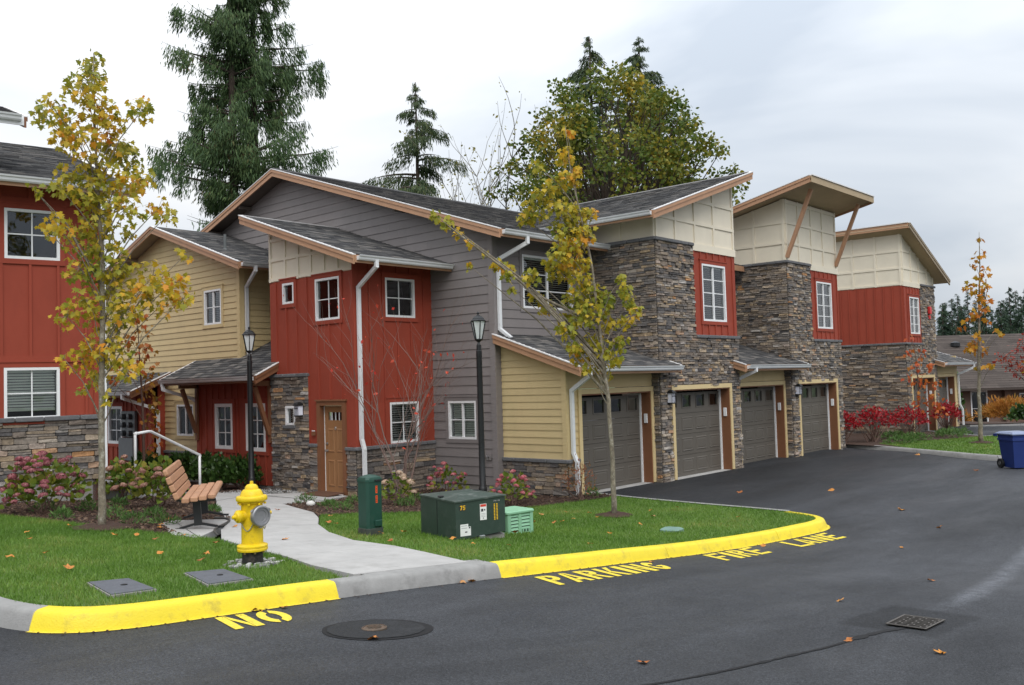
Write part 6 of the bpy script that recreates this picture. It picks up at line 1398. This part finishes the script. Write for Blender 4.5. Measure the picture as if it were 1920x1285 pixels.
# bare tree and wispy yellow saplings behind the roof
def bare(name, label, base, h, nb, spread, m, nl, leafm, lsz, r0=.12, multi=3, group=None, cat='tree'):
    b = np.array(base, float); t = thing(name, label, cat, tuple(base), group); mb = MB(); tips = []
    def grow(p, d, L_, r, lev):
        pts = [p]; q = p.copy(); dd = d.copy()
        for i in range(5): dd = dd+RNG.normal(0, .10, 3)+[0, 0, .03]; dd /= np.linalg.norm(dd); q = q+dd*L_/5; pts.append(q.copy())
        mb.tube([tuple(x) for x in pts], [r*(1-.14*i) for i in range(6)], 5 if r > .02 else 3, False); tips.append(pts)
        if lev > 0:
            for i in range(nb):
                k = RNG.integers(1, 6); sd = rnd(1)[0]; sd[2] = abs(sd[2])*.5; nd = dd*.75+unit(sd[None])[0]*spread; nd /= np.linalg.norm(nd); grow(pts[k], nd, L_*RNG.uniform(.45, .7), r*.42, lev-1)
    for i in range(multi):
        a = RNG.uniform(0, 2*pi); d = np.array([cos(a)*.22*(multi > 1), sin(a)*.22*(multi > 1), 1.]); grow(b+[0, 0, -.1], d/np.linalg.norm(d), h*RNG.uniform(.75, .9), r0, 2)
    mb.build('branches', m, t, True); P_ = np.concatenate([np.array(x)[2:] for x in tips]); P_ = P_[RNG.integers(0, len(P_), nl)]+RNG.normal(0, lsz*.8, (nl, 3))
    leaves('leaves', KITE, P_, rnd(nl)+[0, 0, -.5], rnd(nl)+[0, 0, .6], RNG.uniform(.6, 1.2, nl)*lsz, leafm, t); return t
wisp_m = leafmat('wisp_leaf', [(0, (.20, .19, .05)), (1, (.38, .33, .08))], .6, (.3, 1))
pale_m = mat('pale_bark', (.16, .145, .12), .9, .3, 5)
bare('bare_tree', 'thin almost leafless tree standing right of the small spruce', (37.3, 36.4, 0), 13.2, 6, .6, pale_m, 700, wisp_m, .2, .13, 3, 'trees behind the houses')
bare('bare_tree', 'short wispy sapling low behind the roof, left of the big maple', (39.0, 33.0, 0), 9.6, 6, .7, pale_m, 900, wisp_m, .2, .09, 3, 'trees behind the houses')
bare('yellow_sapling', 'pale yellow-green leafy sapling below the small spruce', (37.0, 39.0, 0), 9.8, 6, .8, pale_m, 1800, wisp_m, .22, .1, 4, 'trees behind the houses')
# shrubs
def shrub(name, label, x, y, rx, rz, n, size, m, T=KITE, stems=7, lift=.35, group=None, z=None, up=.3, stemm=None, cat='shrub', stem_r=.008):
    z = zg(x) if z is None else z; b = np.array([x, y, z]); t = thing(name, label, cat, (x, y, z), group); mb = MB()
    d = unit(rnd(n)); d[:, 2] = np.abs(d[:, 2])*1.1-.15; k = RNG.uniform(.25, 1, (n, 1))**.5; bumps = 1+.22*np.sin(d[:, :1]*7+x*3)*np.cos(d[:, 1:2]*6+y*2); p = b+[0, 0, lift*rz]+d*k*bumps*[rx, rx, rz*(1-lift)]; p[:, 2] = np.maximum(p[:, 2], z+.01)
    for i in range(stems):
        q = p[RNG.integers(0, n)]; mb.tube([(x+RNG.normal(0, rx*.12), y+RNG.normal(0, rx*.12), z-.03), tuple(b*.4+q*.6+[0, 0, -.03]), tuple(q)], [stem_r*1.6, stem_r, stem_r*.4], 5, False)
    mb.build('stems', stemm or twig_m, t); leaves('foliage', T, p, d*.6+rnd(n)*.45+[0, 0, up], d*.5+rnd(n)*.5+[0, 0, .7], RNG.uniform(.6, 1.2, n)*size, m, t); return t
ever_m = leafmat('evergreen_leaf', [(0, (.018, .045, .012)), (.6, (.045, .095, .02)), (1, (.09, .15, .035))], .4, (.4, 2), .2, .2)
juni_m = leafmat('juniper', [(0, (.05, .11, .025)), (.6, (.09, .18, .04)), (1, (.15, .23, .06))], .6, (.4, 2), .2, .2)
for i, (x, y, s_, lb) in enumerate([(12.1, 21.0, .42, 'dark evergreen shrub under the left porch window'), (11.75, 19.75, .40, 'dark evergreen shrub right behind the bench end'), (12.2, 19.5, .45, 'dark evergreen shrub behind the far lamp post'), (12.15, 22.3, .45, 'dark evergreen shrub under the porch bracket'), (11.9, 23.6, .45, 'dark evergreen shrub below the small tan wall window')]):
    shrub('evergreen_shrub', lb, x, y, s_, .78, 1000, .10, ever_m, HEX, 9, .3, 'evergreen shrubs along the porch', up=.8, stem_r=.016)
gcs = [(6.1, 15.5, 'left of the pink hydrangea'), (6.6, 15.1, 'below the red house stone wall'), (7.45, 15.8, 'behind the young maple'), (6.35, 13.6, 'just right of the young maple'), (6.2, 12.75, 'nearest the lawn edge'), (6.55, 12.5, 'left of the bench feet'), (7.0, 13.7, 'behind the bench'), (8.0, 13.7, 'right of the bench beside the path'), (10.74, 15.0, 'at the corner of the entry path'), (10.7, 14.2, 'by the white stone'), (10.3, 13.3, 'left of the green pedestal'), (11.6, 14.6, 'in front of the front door'), (12.0, 13.5, 'behind the green pedestal'), (12.9, 14.2, 'below the bare red shrub'), (15.6, 11.7, 'beside the first garage'), (5.8, 14.1, 'at the foot of the pink hydrangea')]
for (x, y, w) in gcs: shrub('ground_cover_plant', 'low green spreading plant '+w, x, y, random.uniform(.15, .24), random.uniform(.12, .2), 240, .07, juni_m, LANCE, 4, .15, 'low spreading plants in the beds', up=.5)
for (x, y, w) in [(31.0, 10.6, 'nearest the drive on the far island'), (32.4, 10.6, 'under the far red bushes'), (34.2, 10.1, 'below the thin red sapling'), (35.4, 10.2, 'by the edge of the second drive'), (33.2, 11.6, 'between the far red bushes')]: shrub('ground_cover_plant', 'low green spreading plant '+w, x, y, random.uniform(.4, .6), .25, 420, .12, juni_m, LANCE, 4, .15, 'low spreading plants in the beds', up=.5)
# hydrangeas: leaves and flower heads
hl_m = leafmat('hydrangea_leaf', [(0, (.07, .14, .02)), (.5, (.16, .22, .03)), (.85, (.30, .28, .04)), (1, (.35, .20, .05))], .5, (.4, 3))
pinks = {'pink': leafmat('petal_pink', [(0, (.22, .05, .07)), (.5, (.38, .12, .14)), (1, (.54, .29, .27))], .6, (.3, 6), .2, .3), 'dusk': leafmat('petal_dusk', [(0, (.30, .13, .10)), (.5, (.46, .24, .18)), (1, (.60, .40, .30))], .6, (.3, 6), .2, .3), 'bright': leafmat('petal_bright', [(0, (.42, .06, .10)), (.5, (.60, .16, .20)), (1, (.70, .42, .36))], .6, (.3, 6), .2, .3), 'cream': leafmat('petal_cream', [(0, (.50, .32, .22)), (.6, (.66, .50, .38)), (1, (.70, .62, .45))], .6, (.3, 6), .2, .3)}
heads = {}
for kk, pm in pinks.items():
    d = unit(rnd(130)); d[:, 2] = np.abs(d[:, 2])*.9-.25; heads[kk] = leaves('flower_head', PETAL, d*RNG.uniform(.75, 1, (130, 1))*[1, 1, .8], np.cross(d, rnd(130)), d, RNG.uniform(.28, .45, 130), pm, mesh_only=True)
def hydrangea(label, x, y, rx, rz, nl, nf, kk, fs=.075, lift=.3, bunch=None):
    t = shrub('hydrangea', label, x, y, rx, rz, nl, .11, hl_m, HEX, 8, lift, 'hydrangeas', cat='plant'); b = Vector((x, y, zg(x)))
    for i in range(nf):
        d = unit(rnd(1))[0]; d[2] = abs(d[2])*1.15-.05; k = random.uniform(.8, 1.06); o = D.objects.new('flower_head', heads[kk]); COL.objects.link(o); o.parent = t; s_ = fs*random.uniform(.65, 1.2)
        o.location = (d[0]*rx*k, d[1]*rx*k, lift*rz+d[2]*rz*(1-lift)*k+.02); o.scale = (s_, s_, s_); o.rotation_euler = (random.uniform(-.4, .4), random.uniform(-.4, .4), random.uniform(0, 6))
hydrangea('big hydrangea with dark pink heads before the left stone wall', 5.95, 15.1, .60, .88, 420, 60, 'pink', .08)
hydrangea('hydrangea with faded pink heads beside the white handrail post', 8.15, 17.1, .48, .75, 420, 20, 'dusk', .08)
hydrangea('hydrangea with faded pink heads behind the bench back', 7.85, 15.2, .48, .85, 420, 20, 'dusk', .085)
hydrangea('rose pink hydrangea against the grey wall behind the transformer', 14.3, 14.7, .45, .62, 90, 18, 'bright', .075)
hydrangea('rose pink hydrangea below the tan lean-to wall', 13.6, 12.15, .42, .62, 130, 24, 'bright', .065)
hydrangea('cream hydrangea right behind the green pedestal', 12.0, 13.75, .32, .62, 90, 12, 'cream', .09)
nand_m = leafmat('nandina', [(0, (.10, .13, .03)), (.4, (.28, .14, .05)), (.8, (.40, .10, .05)), (1, (.42, .25, .10))], .5, (.5, 3))
shrub('nandina_shrub', 'small red and green shrub at the downspout beside the first garage', 15.0, 11.55, .36, .85, 420, .08, nand_m, LANCE, 9, .3, up=.4)
# bare red-twigged shrub against the entry
t = bare('vine_maple', 'bare twiggy shrub with a few red leaves against the red entry wall', (13.30, 15.0, .02), 3.1, 6, .5, mat('pale_twig', (.23, .155, .13), .8, .15, 8), 80, leafmat('red_leaf', [(0, (.55, .04, .03)), (1, (.72, .12, .06))], .5, (0, 1)), .10, .024, 5, cat='shrub')
jm = leafmat('japanese_maple_leaf', [(0, (.14, .13, .02)), (.4, (.38, .20, .03)), (.75, (.48, .12, .03)), (1, (.40, .06, .03))], .5, (.5, .8))
TJ = [(-.15, 4.2, .25), (.05, 3.9, .22), (-.25, 3.6, .25), (.1, 3.4, .25), (-.1, 3.1, .28), (.15, 2.8, .25), (.1, 2.3, .25), (.3, 2.0, .25), (.15, 1.6, .25), (.35, 1.3, .22), (.25, .9, .22), (-.5, 3.0, .25), (-.7, 2.6, .2)]
cluster_tree('japanese_maple', 'slender tree with orange and red leaves before the meter closet', (11.2, 22.4, zg(11.2)), TJ, [(0, 0), (.02, 1), (0, 2), (-.05, 3), (-.1, 4.3)], [.04, .035, .028, .018, .005], 330, .13, jm, twig_m)
# burning bushes
burn_m = leafmat('burning_bush_leaf', [(0, (.20, .008, .014)), (.5, (.35, .013, .022)), (.85, (.48, .025, .03)), (1, (.45, .07, .04))], .5, (.3, 2))
for (x, y, r, h, w) in [(30.9, 12.5, .55, 1.2, 'beside the fourth garage'), (31.6, 11.7, .68, 1.3, 'second from the fourth garage'), (33.6, 11.2, .72, 1.2, 'at the corner of the farther townhouse'), (37.9, 11.2, .58, 1.2, 'between the two farther garages')]:
    shrub('burning_bush', 'bright red bush '+w, x, y, r*.95, h*.9, 560, .12, burn_m, KITE, 26, .52, 'bright red bushes', up=.2, stem_r=.012)
shrub('green_shrub', 'tall green shrub beside the edge of the fourth garage tower', 31.4, 13.2, .45, 2.1, 900, .14, ever_m, HEX, 8, .2, up=.5)
TS = [(0, 2.6, .25), (.2, 3.0, .2), (-.2, 3.1, .2), (.45, 2.6, .22), (.1, 2.1, .3), (-.3, 2.2, .2), (.6, 2.0, .25), (.2, 1.5, .3), (.6, 1.4, .25), (0, 1.1, .25), (-.2, 3.6, .15), (.7, 1.0, .25)]
cluster_tree('red_sapling', 'thin sapling with scattered orange and red leaves at the stone corner', (34.3, 11.1, 0), TS, [(0, 0), (.02, 1), (.05, 2), (0, 3), (-.1, 3.7)], [.03, .028, .022, .014, .005], 210, .15, leafmat('red_orange_leaf', [(0, (.45, .05, .03)), (.6, (.55, .14, .03)), (1, (.50, .25, .05))], .5, (.4, 1)), twig_m)
org_m = leafmat('orange_grass', [(0, (.30, .12, .03)), (.5, (.46, .20, .04)), (.8, (.40, .26, .06)), (1, (.22, .22, .05))], .6, (.6, .6))
for (x, y, r, h, w) in [(54.0, 12.9, 1.3, 1.35, 'leftmost of the orange clumps before the brown house'), (53.2, 11.2, 1.4, 1.4, 'right one of the orange clumps before the brown house'), (57.0, 16.4, .7, .8, 'smallest of the orange clumps before the brown house')]:
    shrub('ornamental_grass', 'rounded '+w, x, y, r, h, 1800, .34, org_m, LANCE, 4, .35, 'orange grass clumps', up=.6)
shrub('green_shrub', 'low green shrub at the kerb before the orange clumps', 49.0, 11.0, .7, .9, 500, .2, ever_m, HEX, 4, .3)
shrub('green_shrub', 'dark green shrub standing right of the farther garage downspout', 44.0, 13.0, .7, 2.6, 1200, .18, ever_m, HEX, 5, .2)
rm_m = leafmat('dark_red_leaf', [(0, (.15, .02, .022)), (.6, (.32, .045, .03)), (1, (.45, .13, .03))], .5, (.4, 1))
broad('red_maple', 'dark red maple at the right edge before the brown house', (51.2, 11.2, -.4), dome(20, 1.3, 1.3, 3.1, 1.7, .3, .6), 150, .2, rm_m, dbark_m, KITE, .08, 'autumn trees by the brown house')
broad('yellow_maple', 'small yellow-green maple beside the dark red one', (50.2, 9.9, -.3), dome(22, 1.1, 1.1, 2.6, 1.7, .3, .55), 170, .22, maple_m, dbark_m, KITE, .06, 'autumn trees by the brown house')
broad('orange_tree', 'orange tree glimpsed right of the farther townhouse wall', (64.0, 20.6, -1.1), dome(16, 1.0, 1.0, 3.2, 2.3, .35, .6), 150, .28, leafmat('hot_orange_leaf', [(0, (.50, .07, .03)), (1, (.60, .2, .03))], .5, (.3, 1)), dbark_m, KITE, .08, 'autumn trees by the brown house')
# white stone in the bed
mb = MB(); mb.lathe((10.55, 14.55, zg(10.55)-.02), [(.05, 0), (.09, .04), (.085, .08), (.04, .11), (.01, .115)], 9); tag(mb.build('stone', mat('white_rock', (.6, .58, .55), .8, .15, 20), None, True), 'single white stone in the bed by the entry path', 'stone')
# fallen leaves
LVS = {'lying on the left lawn': ([(4.62, 12.28), (4.38, 11.57), (3.66, 10.18), (5.33, 12.73), (5.49, 11.17), (5.46, 10.63), (4.9, 9.46), (5.29, 11.34), (5.9, 10.79), (5.22, 9.08), (5.81, 9.88), (4.04, 10.25), (4.95, 8.7), (3.8, 9.1)], 0),
 'lying on the concrete path': ([(6.76, 9.87), (7.09, 11.56), (9.24, 13.7)], 1),
 'lying on the right lawn': ([(8.04, 9.55), (8.38, 11.13), (9.07, 11.99), (7.55, 8.79), (8.40, 9.5), (8.35, 8.5), (8.14, 7.94), (8.38, 7.57), (9.72, 8.64), (11.24, 9.62), (12.4, 10.42), (13.04, 10.39), (13.18, 9.96), (12.75, 9.47), (12.4, 8.37), (13.49, 8.83), (14.13, 9.3), (14.74, 9.12), (9.37, 7.08), (10.86, 7.86), (11.53, 9.42), (11.77, 9.45), (12.25, 9.6), (8.34, 10.9), (10.2, 10.5), (14.2, 7.6)], 0),
 'lying on the mulch near the bench': ([(6.39, 13.81), (7.21, 15.24), (7.01, 14.51), (6.96, 13.1), (6.85, 12.98), (6.40, 12.3), (6.2, 11.96), (7.25, 13.22)], 2),
 'lying on the asphalt': ([(4.42, 6.86), (4.65, 6.82), (6.85, 6.72), (6.72, 6.71), (9.7, 6.40), (12.61, 6.36), (17.56, 6.07), (11.1, 3.54), (8.74, 3.63), (7.0, 2.86), (5.27, 3.57), (7.1, 2.23), (17.89, 9.51), (13.74, 4.77), (13.65, 6.24), (4.43, 5.38), (28.2, 9.2), (25.02, 6.77), (19.5, 8.2), (15.9, 4.9)], 3)}
fl_m = mat('fallen_leaf', None, .7, .25, 30, ramp=[(0, (.30, .09, .03)), (.4, (.45, .17, .04)), (.8, (.55, .24, .04)), (1, (.38, .20, .09))], noisefac=(0, 1))
lms = []
for i in range(4):
    T = MAPLE.copy(); T[:, 2] = .22*np.sin(T[:, 0]*4+i)*np.sin(T[:, 1]*3+i*2)+.05; T[:, 1] -= .4
    me = D.meshes.new('fallen_leaf'); vs = [(0, 0, .06)]+[tuple(p) for p in T]; k = len(T); me.from_pydata(vs, [], [(0, 1+j, 1+(j+1) % k) for j in range(k)]); me.materials.append(fl_m); me.update(); lms.append(me)
for where, (pts, kd) in LVS.items():
    for (x, y) in pts:
        o = D.objects.new('fallen_leaf', random.choice(lms)); COL.objects.link(o); s_ = random.uniform(.06, .1)*(1.5 if x > 15 else 1); z = zr(x, y)+.012 if kd == 3 else zg(x)+(.05, .02, .03)[kd]
        o.location = (x, y, z); o.scale = (s_, s_, s_); o.rotation_euler = (random.uniform(-.25, .25), random.uniform(-.25, .25), random.uniform(0, 6.28)); tag(o, 'orange-brown fallen maple leaf '+where, 'leaf', 'fallen leaves '+where)
